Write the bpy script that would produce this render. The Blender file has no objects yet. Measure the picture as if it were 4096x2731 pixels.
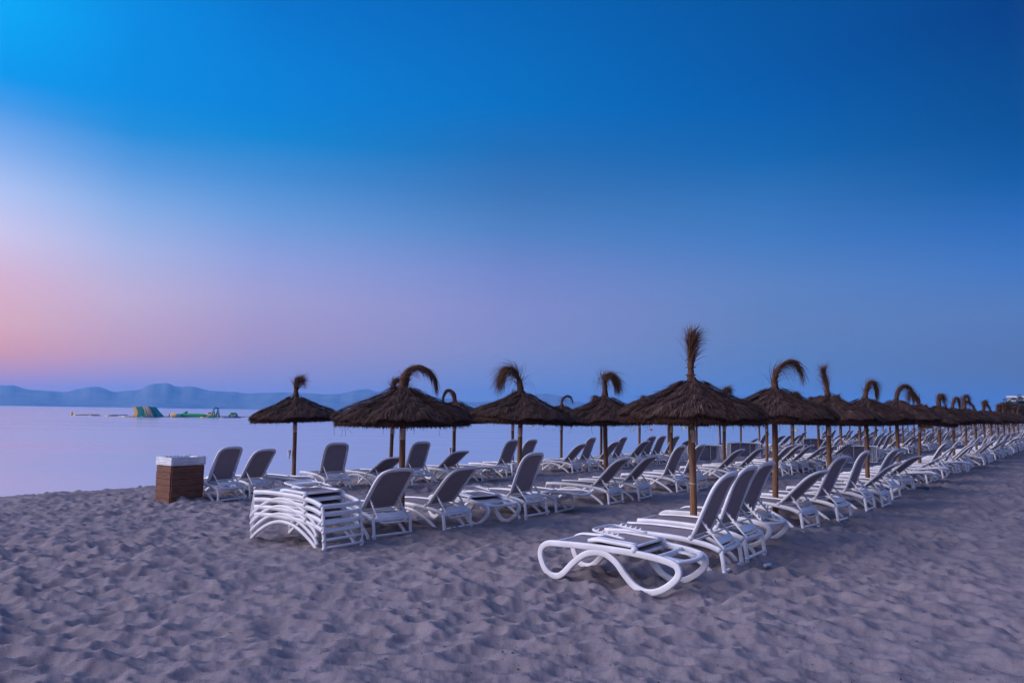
import bpy, math, random
import numpy as np
from mathutils import Vector, Matrix, Euler
rnd = random.Random(7)
rng = np.random.default_rng(11)
SC = bpy.context.scene
COL = SC.collection

# ------------------------------------------------------------------ camera
EYE = 1.8
PITCH = math.atan(285 / 2900)
ROLL = 0.0155
cam = bpy.data.cameras.new("camera")
cam.sensor_width = 36.0
cam.lens = 36.0 * 2900 / 4096
cam.clip_start = 0.1
cam.clip_end = 30000
camo = bpy.data.objects.new("camera", cam)
COL.objects.link(camo)
f = Vector((0, math.cos(PITCH), math.sin(PITCH)))
r0 = Vector((1, 0, 0))
u0 = Vector((0, -math.sin(PITCH), math.cos(PITCH)))
rr = math.cos(ROLL) * r0 + math.sin(ROLL) * u0
uu = -math.sin(ROLL) * r0 + math.cos(ROLL) * u0
M = Matrix((rr, uu, -f)).transposed().to_4x4()
M.translation = Vector((0, 0, EYE))
camo.matrix_world = M
SC.camera = camo

# ------------------------------------------------------------------ sky
def lin(c):
    return tuple(((v / 255) / 12.92 if v <= 10 else (((v / 255) + 0.055) / 1.055) ** 2.4) for v in c)

w = bpy.data.worlds.new("World")
SC.world = w
w.use_nodes = True
nt = w.node_tree
nt.nodes.clear()
def N(tree, kind, **kw):
    n = tree.nodes.new(kind)
    for k, v in kw.items():
        setattr(n, k, v)
    return n
def math_node(tree, op, a, b=None):
    n = N(tree, 'ShaderNodeMath', operation=op)
    for i, v in enumerate((a, b)):
        if v is None:
            continue
        if isinstance(v, (int, float)):
            n.inputs[i].default_value = v
        else:
            tree.links.new(v, n.inputs[i])
    return n.outputs[0]
tc = N(nt, 'ShaderNodeTexCoord')
sep = N(nt, 'ShaderNodeSeparateXYZ')
nt.links.new(tc.outputs['Generated'], sep.inputs[0])
el = math_node(nt, 'DEGREES' if False else 'ARCSINE', sep.outputs[2])
el = math_node(nt, 'MULTIPLY', el, 180 / math.pi)
elf = math_node(nt, 'DIVIDE', math_node(nt, 'ADD', el, 10), 100)
az = math_node(nt, 'MULTIPLY', math_node(nt, 'ARCTAN2', sep.outputs[0], sep.outputs[1]), 180 / math.pi)
SKY = [
 (-36, [(-2,(180,138,165)),(0.6,(186,138,164)),(3.2,(233,157,143)),(5.2,(234,178,177)),(8,(226,184,204)),(11,(212,203,235)),(13.8,(179,198,243)),(16.3,(132,176,237)),(19,(67,154,233)),(20.7,(0,152,236)),(25,(0,167,247)),(35,(0,140,235)),(60,(100,145,228)),(90,(150,170,230))]),
 (-28.5, [(-2,(145,138,185)),(0.6,(150,140,190)),(3.7,(205,159,174)),(7.5,(201,180,209)),(11,(173,184,227)),(13.7,(139,176,229)),(16.5,(90,155,223)),(19,(29,142,219)),(21.5,(0,139,225)),(27,(0,138,225)),(35,(0,122,218)),(60,(100,145,228)),(90,(150,170,230))]),
 (-19.6, [(-2,(146,138,182)),(2.3,(158,144,184)),(5.2,(173,152,190)),(8.2,(170,162,207)),(11,(149,162,218)),(14.3,(108,156,218)),(17.3,(68,141,211)),(20,(11,134,210)),(22,(0,130,214)),(24.6,(0,127,214)),(29,(0,115,203)),(35,(0,105,200)),(60,(100,142,222)),(90,(150,170,230))]),
 (0, [(-2,(108,134,188)),(2,(116,136,187)),(5,(133,142,191)),(8,(134,141,198)),(11.1,(116,136,199)),(14.3,(82,129,192)),(17.4,(58,115,181)),(20.4,(30,109,182)),(23.6,(0,111,192)),(26.6,(0,107,189)),(30.8,(0,99,181)),(40,(0,90,175)),(60,(100,142,222)),(90,(150,170,230))]),
 (19.6, [(-2,(86,122,176)),(2,(92,126,178)),(6.5,(101,130,181)),(9.7,(95,131,190)),(13,(69,123,191)),(16,(50,114,183)),(19,(17,102,176)),(22.5,(0,93,173)),(25,(0,88,167)),(29.5,(0,83,158)),(40,(0,80,160)),(60,(100,138,218)),(90,(150,170,230))]),
 (35.4, [(-2,(76,108,166)),(0.5,(78,110,167)),(3.2,(90,114,156)),(7,(89,124,183)),(9.9,(67,119,192)),(12.8,(44,106,184)),(15.7,(12,91,165)),(18.6,(0,80,151)),(21.4,(0,74,144)),(26,(0,61,133)),(40,(0,75,150)),(60,(100,138,218)),(90,(150,170,230))]),
 (110, [(-2,(115,115,170)),(4,(140,132,180)),(10,(135,132,182)),(20,(120,134,192)),(40,(110,136,200)),(60,(122,148,214)),(90,(150,170,230))]),
]
SKY.append((250, SKY[-1][1]))
SKY.append((324, SKY[0][1]))
def ramp(stops):
    n = N(nt, 'ShaderNodeValToRGB')
    n.color_ramp.interpolation = 'B_SPLINE' if False else 'LINEAR'
    e = n.color_ramp.elements
    while len(e) > 1:
        e.remove(e[-1])
    e[0].position = (stops[0][0] + 10) / 100
    e[0].color = (*lin(stops[0][1]), 1)
    for d, c in stops[1:]:
        x = e.new((d + 10) / 100)
        x.color = (*lin(c), 1)
    nt.links.new(elf, n.inputs[0])
    return n.outputs[0]
# azimuth measured 0 = straight ahead, wrapped to -36..324
azw = math_node(nt, 'WRAP', az)
azw.node.inputs[1].default_value = 324
azw.node.inputs[2].default_value = -36
cur = ramp(SKY[0][1])
for (a0, s0), (a1, s1) in zip(SKY, SKY[1:]):
    mr = N(nt, 'ShaderNodeMapRange', interpolation_type='LINEAR')
    mr.inputs[1].default_value = a0
    mr.inputs[2].default_value = a1
    nt.links.new(azw, mr.inputs[0])
    mx = N(nt, 'ShaderNodeMix', data_type='RGBA')
    nt.links.new(mr.outputs[0], mx.inputs[0])
    nt.links.new(cur, mx.inputs[6])
    nt.links.new(ramp(s1), mx.inputs[7])
    cur = mx.outputs[2]
bg = N(nt, 'ShaderNodeBackground')
bg.inputs[1].default_value = 1.0
nt.links.new(cur, bg.inputs[0])
# a trace of the physical twilight sky on top of the gradient
sky = N(nt, 'ShaderNodeTexSky', sky_type='NISHITA', sun_disc=False)
SUN_AZ, SUN_EL = -104, 26
sky.sun_elevation = math.radians(1.0)
sky.sun_rotation = math.radians(SUN_AZ)
bg2 = N(nt, 'ShaderNodeBackground')
bg2.inputs[1].default_value = 0.001
nt.links.new(sky.outputs[0], bg2.inputs[0])
ad = N(nt, 'ShaderNodeAddShader')
nt.links.new(bg.outputs[0], ad.inputs[0])
nt.links.new(bg2.outputs[0], ad.inputs[1])
wo = N(nt, 'ShaderNodeOutputWorld')
nt.links.new(ad.outputs[0], wo.inputs[0])

# soft dawn light from the bright horizon over the sea
sl = bpy.data.lights.new("dawn_light", 'SUN')
sl.energy = 3.2
sl.angle = math.radians(44)
sl.color = (1.0, 0.90, 1.0)
so = bpy.data.objects.new("dawn_light", sl)
COL.objects.link(so)
d = Vector((math.sin(math.radians(SUN_AZ)) * math.cos(math.radians(SUN_EL)), math.cos(math.radians(SUN_AZ)) * math.cos(math.radians(SUN_EL)), math.sin(math.radians(SUN_EL))))
so.rotation_euler = d.to_track_quat('Z', 'Y').to_euler()

SC.view_settings.view_transform = 'Standard'
SC.view_settings.look = 'None'
SC.view_settings.exposure = 0.0
SC.view_settings.gamma = 1.0
SC.view_settings.use_curve_mapping = False
SC.render.engine = 'CYCLES'
SC.cycles.use_denoising = True
SC.cycles.max_bounces = 8
SC.cycles.volume_bounces = 1

# ------------------------------------------------------------------ materials
def mat(name, color, rough=0.6, var=0.0, scale=20.0, col2=None, bump=0.0, bscale=60.0, stretch=(1, 1, 1), spec=0.5, objrand=0.0, detail=4):
    m = bpy.data.materials.new(name)
    m.use_nodes = True
    t = m.node_tree
    b = t.nodes['Principled BSDF']
    b.inputs['Roughness'].default_value = rough
    b.inputs['Specular IOR Level'].default_value = spec
    b.inputs['Base Color'].default_value = (*color, 1)
    co = N(t, 'ShaderNodeTexCoord')
    mp = N(t, 'ShaderNodeMapping')
    mp.inputs['Scale'].default_value = stretch
    t.links.new(co.outputs['Object'], mp.inputs[0])
    if col2 is not None:
        no = N(t, 'ShaderNodeTexNoise')
        no.inputs['Scale'].default_value = scale
        no.inputs['Detail'].default_value = detail
        t.links.new(mp.outputs[0], no.inputs['Vector'])
        rp = N(t, 'ShaderNodeValToRGB')
        rp.color_ramp.elements[0].position = 0.35
        rp.color_ramp.elements[1].position = 0.68
        rp.color_ramp.elements[0].color = (*color, 1)
        rp.color_ramp.elements[1].color = (*col2, 1)
        t.links.new(no.outputs['Fac'], rp.inputs[0])
        out = rp.outputs[0]
        if objrand:
            oi = N(t, 'ShaderNodeObjectInfo')
            hs = N(t, 'ShaderNodeHueSaturation')
            t.links.new(math_node(t, 'ADD', math_node(t, 'MULTIPLY', oi.outputs['Random'], objrand), 1 - objrand / 2), hs.inputs['Value'])
            t.links.new(out, hs.inputs['Color'])
            out = hs.outputs[0]
        t.links.new(out, b.inputs['Base Color'])
    if bump:
        n2 = N(t, 'ShaderNodeTexNoise')
        n2.inputs['Scale'].default_value = bscale
        n2.inputs['Detail'].default_value = 5
        t.links.new(mp.outputs[0], n2.inputs['Vector'])
        bp = N(t, 'ShaderNodeBump')
        bp.inputs['Strength'].default_value = bump
        bp.inputs['Distance'].default_value = 0.02
        t.links.new(n2.outputs['Fac'], bp.inputs['Height'])
        t.links.new(bp.outputs[0], b.inputs['Normal'])
    return m

def attr_mat(name, c0, c1, rough=0.85):
    """strand material: colour picked per strand from a face attribute"""
    m = bpy.data.materials.new(name)
    m.use_nodes = True
    t = m.node_tree
    b = t.nodes['Principled BSDF']
    b.inputs['Roughness'].default_value = rough
    b.inputs['Specular IOR Level'].default_value = 0.25
    at = N(t, 'ShaderNodeAttribute', attribute_name='tone')
    rp = N(t, 'ShaderNodeValToRGB')
    rp.color_ramp.elements[0].color = (*c0, 1)
    rp.color_ramp.elements[1].color = (*c1, 1)
    mid = rp.color_ramp.elements.new(0.75)
    mid.color = (*(0.72 * a + 0.28 * c for a, c in zip(c0, c1)), 1)
    t.links.new(at.outputs['Fac'], rp.inputs[0])
    oi = N(t, 'ShaderNodeObjectInfo')
    hs = N(t, 'ShaderNodeHueSaturation')
    t.links.new(math_node(t, 'ADD', math_node(t, 'MULTIPLY', oi.outputs['Random'], 0.3), 0.85), hs.inputs['Value'])
    t.links.new(rp.outputs[0], hs.inputs['Color'])
    t.links.new(hs.outputs[0], b.inputs['Base Color'])
    return m

MW = mat('white_resin', (0.66, 0.65, 0.66), 0.38, col2=(0.82, 0.82, 0.84), scale=4.5, objrand=0.10, detail=9)
MF = mat('taupe_sling', (0.31, 0.255, 0.275), 0.75, col2=(0.36, 0.295, 0.315), scale=6, bump=0.25, bscale=500, objrand=0.12)
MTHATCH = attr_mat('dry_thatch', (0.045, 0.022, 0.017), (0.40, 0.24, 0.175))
MRIM = attr_mat('thatch_rim', (0.045, 0.020, 0.015), (0.22, 0.11, 0.075))
MCREST = attr_mat('crest_fibre', (0.075, 0.036, 0.022), (0.36, 0.185, 0.105))
MPOLE = mat('pine_pole', (0.135, 0.062, 0.030), 0.75, col2=(0.245, 0.128, 0.066), scale=9, stretch=(6, 6, 0.5), bump=0.4, bscale=14, objrand=0.3)
MCORD = mat('jute_cord', (0.10, 0.06, 0.035), 0.9, col2=(0.16, 0.10, 0.06), scale=80)
MWOOD = mat('bin_boards', (0.11, 0.042, 0.022), 0.8, col2=(0.22, 0.095, 0.052), scale=5, stretch=(1.2, 1.2, 9), bump=0.3, bscale=10)
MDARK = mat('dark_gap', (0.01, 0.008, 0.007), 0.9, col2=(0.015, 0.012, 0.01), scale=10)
MBAG = mat('white_bag', (0.62, 0.64, 0.68), 0.35, col2=(0.74, 0.76, 0.8), scale=9, bump=0.6, bscale=25)
MBOX = mat('pine_box', (0.36, 0.22, 0.10), 0.6, col2=(0.46, 0.29, 0.14), scale=6, stretch=(1, 1, 6))
MBLUEBAG = mat('blue_plastic', (0.01, 0.05, 0.13), 0.3, col2=(0.02, 0.10, 0.22), scale=4, bump=0.6, bscale=6)
MCLEAR = mat('pale_plastic', (0.35, 0.42, 0.5), 0.2, col2=(0.5, 0.56, 0.62), scale=12)

def make_translucent(m, k, c):
    t = m.node_tree; b = t.nodes['Principled BSDF']; o = [n for n in t.nodes if n.type == 'OUTPUT_MATERIAL'][0]
    tr = N(t, 'ShaderNodeBsdfTranslucent'); tr.inputs[0].default_value = (*c, 1)
    mx = N(t, 'ShaderNodeMixShader'); mx.inputs[0].default_value = k
    t.links.new(b.outputs[0], mx.inputs[1]); t.links.new(tr.outputs[0], mx.inputs[2]); t.links.new(mx.outputs[0], o.inputs[0])
make_translucent(MF, .22, (.30, .25, .26))
def label_mat():
    m = bpy.data.materials.new('printed_price_label')
    m.use_nodes = True
    t = m.node_tree
    b = t.nodes['Principled BSDF']
    b.inputs['Roughness'].default_value = 0.4
    co = N(t, 'ShaderNodeTexCoord')
    sp = N(t, 'ShaderNodeSeparateXYZ')
    t.links.new(co.outputs['UV'], sp.inputs[0])
    u, v = sp.outputs[0], sp.outputs[1]
    row = math_node(t, 'FRACT', math_node(t, 'MULTIPLY', v, 13.0))
    inrow = math_node(t, 'GREATER_THAN', row, 0.48)
    cell = N(t, 'ShaderNodeTexNoise')
    cmb = N(t, 'ShaderNodeCombineXYZ')
    t.links.new(math_node(t, 'MULTIPLY', u, 95.0), cmb.inputs[0])
    t.links.new(math_node(t, 'FLOOR', math_node(t, 'MULTIPLY', v, 13.0)), cmb.inputs[1])
    t.links.new(cmb.outputs[0], cell.inputs['Vector'])
    cell.inputs['Scale'].default_value = 1.0
    ink = math_node(t, 'GREATER_THAN', cell.outputs['Fac'], 0.46)
    uc = math_node(t, 'FRACT', math_node(t, 'MULTIPLY', u, 7.0))
    incol = math_node(t, 'MULTIPLY', math_node(t, 'GREATER_THAN', uc, 0.08), math_node(t, 'LESS_THAN', uc, 0.82))
    edge = math_node(t, 'MULTIPLY', math_node(t, 'GREATER_THAN', v, 0.06), math_node(t, 'LESS_THAN', v, 0.95))
    k = math_node(t, 'MULTIPLY', math_node(t, 'MULTIPLY', inrow, ink), math_node(t, 'MULTIPLY', incol, edge))
    mx = N(t, 'ShaderNodeMix', data_type='RGBA')
    mx.inputs[6].default_value = (0.72, 0.56, 0.47, 1)
    mx.inputs[7].default_value = (0.10, 0.06, 0.06, 1)
    t.links.new(k, mx.inputs[0])
    t.links.new(mx.outputs[2], b.inputs['Base Color'])
    return m
MLABEL = label_mat()

# ------------------------------------------------------------------ mesh helpers
class MB:
    def __init__(s):
        s.v = []; s.f = []; s.sm = []; s.mi = []; s.tone = []; s.n = 0
    def add(s, verts, faces, smooth=True, mi=0, tone=0.5):
        verts = np.asarray(verts, float).reshape(-1, 3)
        s.v.append(verts)
        for fc in faces:
            s.f.append(tuple(i + s.n for i in fc)); s.sm.append(smooth); s.mi.append(mi); s.tone.append(tone)
        s.n += len(verts)
        return s
    def merge(s, o, M=None, mi=None):
        v = np.concatenate(o.v)
        if M is not None:
            A = np.array(M)
            v = v @ A[:3, :3].T + A[:3, 3]
        s.v.append(v)
        for fc, a, b, c in zip(o.f, o.sm, o.mi, o.tone):
            s.f.append(tuple(i + s.n for i in fc)); s.sm.append(a); s.mi.append(b if mi is None else mi); s.tone.append(c)
        s.n += len(v)
        return s
    def box(s, lo, hi, smooth=False, mi=0, bev=0.0):
        x0, y0, z0 = lo; x1, y1, z1 = hi
        if bev <= 0:
            s.add([(x0,y0,z0),(x1,y0,z0),(x1,y1,z0),(x0,y1,z0),(x0,y0,z1),(x1,y0,z1),(x1,y1,z1),(x0,y1,z1)],
                  [(0,3,2,1),(4,5,6,7),(0,1,5,4),(1,2,6,5),(2,3,7,6),(3,0,4,7)], smooth, mi)
            return s
        bm = bm_box(lo, hi, bev)
        s.add(bm[0], bm[1], smooth, mi)
        return s
    def tube(s, pts, r, seg=8, closed=False, side=None, power=2.0, caps=True, mi=0, tone=0.5, jit=0.0):
        """r: float, (a,b) = half widths (normal, side), or list per point"""
        P = np.asarray(pts, float); n = len(P)
        if closed:
            T = np.roll(P, -1, 0) - np.roll(P, 1, 0)
        else:
            T = np.gradient(P, axis=0)
        T /= np.linalg.norm(T, axis=1)[:, None] + 1e-12
        if side is not None:
            S = np.tile(np.asarray(side, float), (n, 1))
            S = S - T * (S * T).sum(1)[:, None]
            S /= np.linalg.norm(S, axis=1)[:, None] + 1e-12
        else:
            a = np.array([0, 0, 1.0]) if abs(T[0][2]) < 0.9 else np.array([1.0, 0, 0])
            S = np.zeros_like(P); c = np.cross(T[0], a); c /= np.linalg.norm(c); S[0] = c
            for i in range(1, n):
                c = S[i-1] - T[i] * (S[i-1] @ T[i]); S[i] = c / (np.linalg.norm(c) + 1e-12)
        Nn = np.cross(S, T)
        th = np.linspace(0, 2 * math.pi, seg, endpoint=False) + math.pi / seg
        ct, st = np.cos(th), np.sin(th)
        e = 2 / power
        ct = np.sign(ct) * abs(ct) ** e; st = np.sign(st) * abs(st) ** e
        if np.isscalar(r): ra = np.full(n, r); rb = ra
        elif isinstance(r, tuple): ra = np.full(n, r[0]); rb = np.full(n, r[1])
        else:
            ra = np.asarray(r, float); rb = ra
        V = P[:, None, :] + Nn[:, None, :] * (ra[:, None] * ct[None])[:, :, None] + S[:, None, :] * (rb[:, None] * st[None])[:, :, None]
        if jit:
            V = V + rng.normal(0, jit, V.shape)
        F = []
        m = n if closed else n - 1
        for i in range(m):
            j = (i + 1) % n
            for k in range(seg):
                k2 = (k + 1) % seg
                F.append((i*seg+k, i*seg+k2, j*seg+k2, j*seg+k))
        if caps and not closed:
            F.append(tuple(range(seg - 1, -1, -1))); F.append(tuple((n-1)*seg + k for k in range(seg)))
        s.add(V.reshape(-1, 3), F, True, mi, tone)
        return s
    def sphere(s, c, r, seg=10, rings=6, mi=0, sc=(1, 1, 1)):
        V = []; F = []
        for i in range(rings + 1):
            ph = math.pi * i / rings
            for k in range(seg):
                a = 2 * math.pi * k / seg
                V.append((c[0] + r*sc[0]*math.sin(ph)*math.cos(a), c[1] + r*sc[1]*math.sin(ph)*math.sin(a), c[2] + r*sc[2]*math.cos(ph)))
        for i in range(rings):
            for k in range(seg):
                k2 = (k + 1) % seg
                F.append((i*seg+k, (i+1)*seg+k, (i+1)*seg+k2, i*seg+k2))
        s.add(V, F, True, mi)
        return s
    def lathe(s, prof, seg=24, mi=0, tone=0.5, jit=0.0, c=(0, 0, 0), capb=False, capt=False):
        V = []; F = []
        for (r, z) in prof:
            for k in range(seg):
                a = 2 * math.pi * k / seg
                q = r * (1 + (rng.normal(0, jit) if jit else 0))
                V.append((c[0] + q*math.cos(a), c[1] + q*math.sin(a), c[2] + z))
        for i in range(len(prof) - 1):
            for k in range(seg):
                k2 = (k + 1) % seg
                F.append((i*seg+k, i*seg+k2, (i+1)*seg+k2, (i+1)*seg+k))
        if capb: F.append(tuple(range(seg - 1, -1, -1)))
        if capt: F.append(tuple((len(prof)-1)*seg + k for k in range(seg)))
        s.add(V, F, True, mi, tone)
        return s
    def strips(s, A, mi=0, tones=None):
        """A: (n, k, 2, 3) ribbons"""
        n, k = A.shape[:2]
        base = s.n
        s.v.append(A.reshape(-1, 3)); s.n += n * k * 2
        for i in range(n):
            o = base + i * k * 2
            t = 0.5 if tones is None else float(tones[i])
            for j in range(k - 1):
                s.f.append((o+2*j, o+2*j+1, o+2*j+3, o+2*j+2)); s.sm.append(True); s.mi.append(mi); s.tone.append(t)
        return s
    def mesh(s, name, mats):
        me = bpy.data.meshes.new(name)
        V = np.concatenate(s.v).astype(np.float32)
        nl = np.array([len(x) for x in s.f], np.int32)
        li = np.fromiter((i for x in s.f for i in x), np.int32, int(nl.sum()))
        me.vertices.add(len(V)); me.vertices.foreach_set('co', V.ravel())
        me.loops.add(len(li)); me.loops.foreach_set('vertex_index', li)
        me.polygons.add(len(nl))
        st = np.zeros(len(nl), np.int32); st[1:] = np.cumsum(nl)[:-1]
        me.polygons.foreach_set('loop_start', st); me.polygons.foreach_set('loop_total', nl)
        me.polygons.foreach_set('use_smooth', np.array(s.sm, bool))
        me.polygons.foreach_set('material_index', np.array(s.mi, np.int32))
        at = me.attributes.new('tone', 'FLOAT', 'FACE')
        at.data.foreach_set('value', np.array(s.tone, np.float32))
        for m in (mats if isinstance(mats, (list, tuple)) else [mats]):
            me.materials.append(m)
        me.update(); me.validate()
        return me

def bm_box(lo, hi, bev):
    import bmesh
    bm = bmesh.new()
    bmesh.ops.create_cube(bm, size=1.0)
    for v in bm.verts:
        v.co = Vector([(lo[i] + hi[i]) / 2 + v.co[i] * (hi[i] - lo[i]) for i in range(3)])
    bmesh.ops.bevel(bm, geom=list(bm.edges), offset=bev, segments=2, profile=0.5, affect='EDGES')
    bm.verts.ensure_lookup_table()
    V = [tuple(v.co) for v in bm.verts]; F = [tuple(v.index for v in fc.verts) for fc in bm.faces]
    bm.free()
    return V, F

def cr(pts, n=6, closed=False):
    """Catmull-Rom through points"""
    P = np.asarray(pts, float)
    if closed: Q = np.concatenate([P[-1:], P, P[:2]])
    else: Q = np.concatenate([2*P[:1]-P[1:2], P, 2*P[-1:]-P[-2:-1]])
    out = []
    for i in range(1, len(Q) - 2):
        p0, p1, p2, p3 = Q[i-1], Q[i], Q[i+1], Q[i+2]
        for t in np.linspace(0, 1, n, endpoint=False):
            out.append(0.5*((2*p1)+(-p0+p2)*t+(2*p0-5*p1+4*p2-p3)*t*t+(-p0+3*p1-3*p2+p3)*t**3))
    if not closed: out.append(Q[-2])
    return np.array(out)

def obj(name, data, parent=None, loc=None, rot=None):
    o = bpy.data.objects.new(name, data)
    COL.objects.link(o)
    if parent is not None: o.parent = parent
    if loc is not None: o.location = loc
    if rot is not None: o.rotation_euler = rot
    return o
def tag(o, label=None, cat=None, group=None, kind=None):
    if label: o['label'] = label
    if cat: o['category'] = cat
    if group: o['group'] = group
    if kind: o['kind'] = kind
    return o
def root(name, loc, rz=0.0, label=None, cat=None, group=None):
    o = obj(name, None, None, loc, (0, 0, rz)); o.empty_display_size = 0.2
    return tag(o, label, cat, group)

# ------------------------------------------------------------------ beach layout
ANG = math.radians(38.9)
T = np.array([math.sin(ANG), math.cos(ANG)])      # along the rows, away from the viewer
NS = np.array([-math.cos(ANG), math.sin(ANG)])    # towards the sea
BASE_ROT = math.atan2(NS[1], NS[0])
def bend(t): return 4.2e-4 * np.maximum(0, t - 150) ** 2
def gz(x, y):
    s = NS[0]*x + NS[1]*y - bend(T[0]*x + T[1]*y)
    return np.interp(s, [-400, -100, 4.5, 8.2, 14.3, 18., 20.5, 26., 60], [0.8, 0.3, 0, -.07, -.16, -.22, -.42, -1.02, -4.])
def st2xy(s, t):
    return NS[0]*s + T[0]*t, NS[1]*s + T[1]*t
def ground(s, t, dz=0.0):
    x, y = st2xy(s, t)
    return (x, y, float(gz(x, y)) + dz)

# trodden sand height field: cellular hollows with sharp rims, tiled
def worley_tile(n, cells, seed, aniso=1.0):
    g = np.random.default_rng(seed)
    pts = g.random((cells, cells, 2)); wt = 0.6 + 0.8 * g.random((cells, cells))
    yy, xx = np.mgrid[0:n, 0:n] / n * cells
    # domain warp
    wx = sum(np.sin(2*np.pi*(k1*xx+k2*yy)/cells + p) * a for k1, k2, p, a in zip(g.integers(-9, 10, 14), g.integers(-9, 10, 14), g.random(14)*6.28, np.full(14, .07)))
    wy = sum(np.sin(2*np.pi*(k1*xx+k2*yy)/cells + p) * a for k1, k2, p, a in zip(g.integers(-9, 10, 14), g.integers(-9, 10, 14), g.random(14)*6.28, np.full(14, .07)))
    x = (xx + wx) % cells; y = (yy + wy) % cells
    ix = np.floor(x).astype(int); iy = np.floor(y).astype(int)
    best = np.full((n, n), 9.0)
    for dx in (-2, -1, 0, 1, 2):
        for dy in (-2, -1, 0, 1, 2):
            cx = (ix + dx) % cells; cy = (iy + dy) % cells
            px = ix + dx + pts[cy, cx, 0]; py = iy + dy + pts[cy, cx, 1]
            d = ((px - x)**2 * aniso + (py - y)**2 / aniso) * wt[cy, cx] + (wt[cy, cx] - 1) * .25
            best = np.minimum(best, d)
    return best
def noise_tile(n, beta, seed, lo=1):
    g = np.random.default_rng(seed)
    fx = np.fft.fftfreq(n)[:, None] * n; fy = np.fft.fftfreq(n)[None] * n
    k = np.sqrt(fx**2 + fy**2); k[0, 0] = 1
    A = (k ** (-beta / 2)) * (k >= lo)
    h = np.real(np.fft.ifft2(A * np.exp(2j*np.pi*g.random((n, n)))))
    return h / h.std()
TN = 1024
TILE_A, TILE_B = 12.8, 17.3
HA = 1 - np.exp(-np.maximum(worley_tile(TN, 76, 3, 1.0), 0)/.50); HA = HA - HA.mean()
HB = 1 - np.exp(-np.maximum(worley_tile(TN, 104, 5, 1.0), 0)/.45); HB = HB - HB.mean()
HC = noise_tile(TN, 3.9, 8, 12)
HD = noise_tile(TN, 5.0, 9, 4)
def samp(H, x, y, size, rot):
    c, s = math.cos(rot), math.sin(rot)
    u = ((c*x - s*y) / size * TN) % TN; v = ((s*x + c*y) / size * TN) % TN
    i = np.floor(u).astype(int); j = np.floor(v).astype(int); fu = u - i; fv = v - j
    i %= TN; j %= TN; i2 = (i+1) % TN; j2 = (j+1) % TN
    return (H[j, i]*(1-fu)*(1-fv) + H[j, i2]*fu*(1-fv) + H[j2, i]*(1-fu)*fv + H[j2, i2]*fu*fv)
def detail(x, y):
    m = 0.75 + 0.25 * np.clip(samp(HD, x, y, 41.0, .9), -1.5, 1.5)
    h = 0.122 * samp(HA, x*.62 - .15*y, y + .12*x, TILE_A, 0) + 0.030 * samp(HB, x*.75 + .2*y, y - .15*x, 11.0, 0)
    h = h * m + 0.010 * samp(HC, x, y, 9.1, .2) + 0.017 * np.clip(samp(HD, x, y, 14.0, 2.1), -2, 2)
    # two smooth drag tracks at the lower right
    for (ax, ay, bx, by, wd, dp) in ((4.40, 7.0, 4.18, 5.8, .055, .03), (4.56, 7.0, 4.34, 5.8, .055, .028)):
        L = math.hypot(bx-ax, by-ay); tx, ty = (bx-ax)/L, (by-ay)/L
        u = (x-ax)*tx + (y-ay)*ty; v = -(x-ax)*ty + (y-ay)*tx
        h = h - dp * np.exp(-(v/wd)**2) * np.clip(u/.3, 0, 1) * np.clip((L-u)/.3, 0, 1)
    return h

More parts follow.
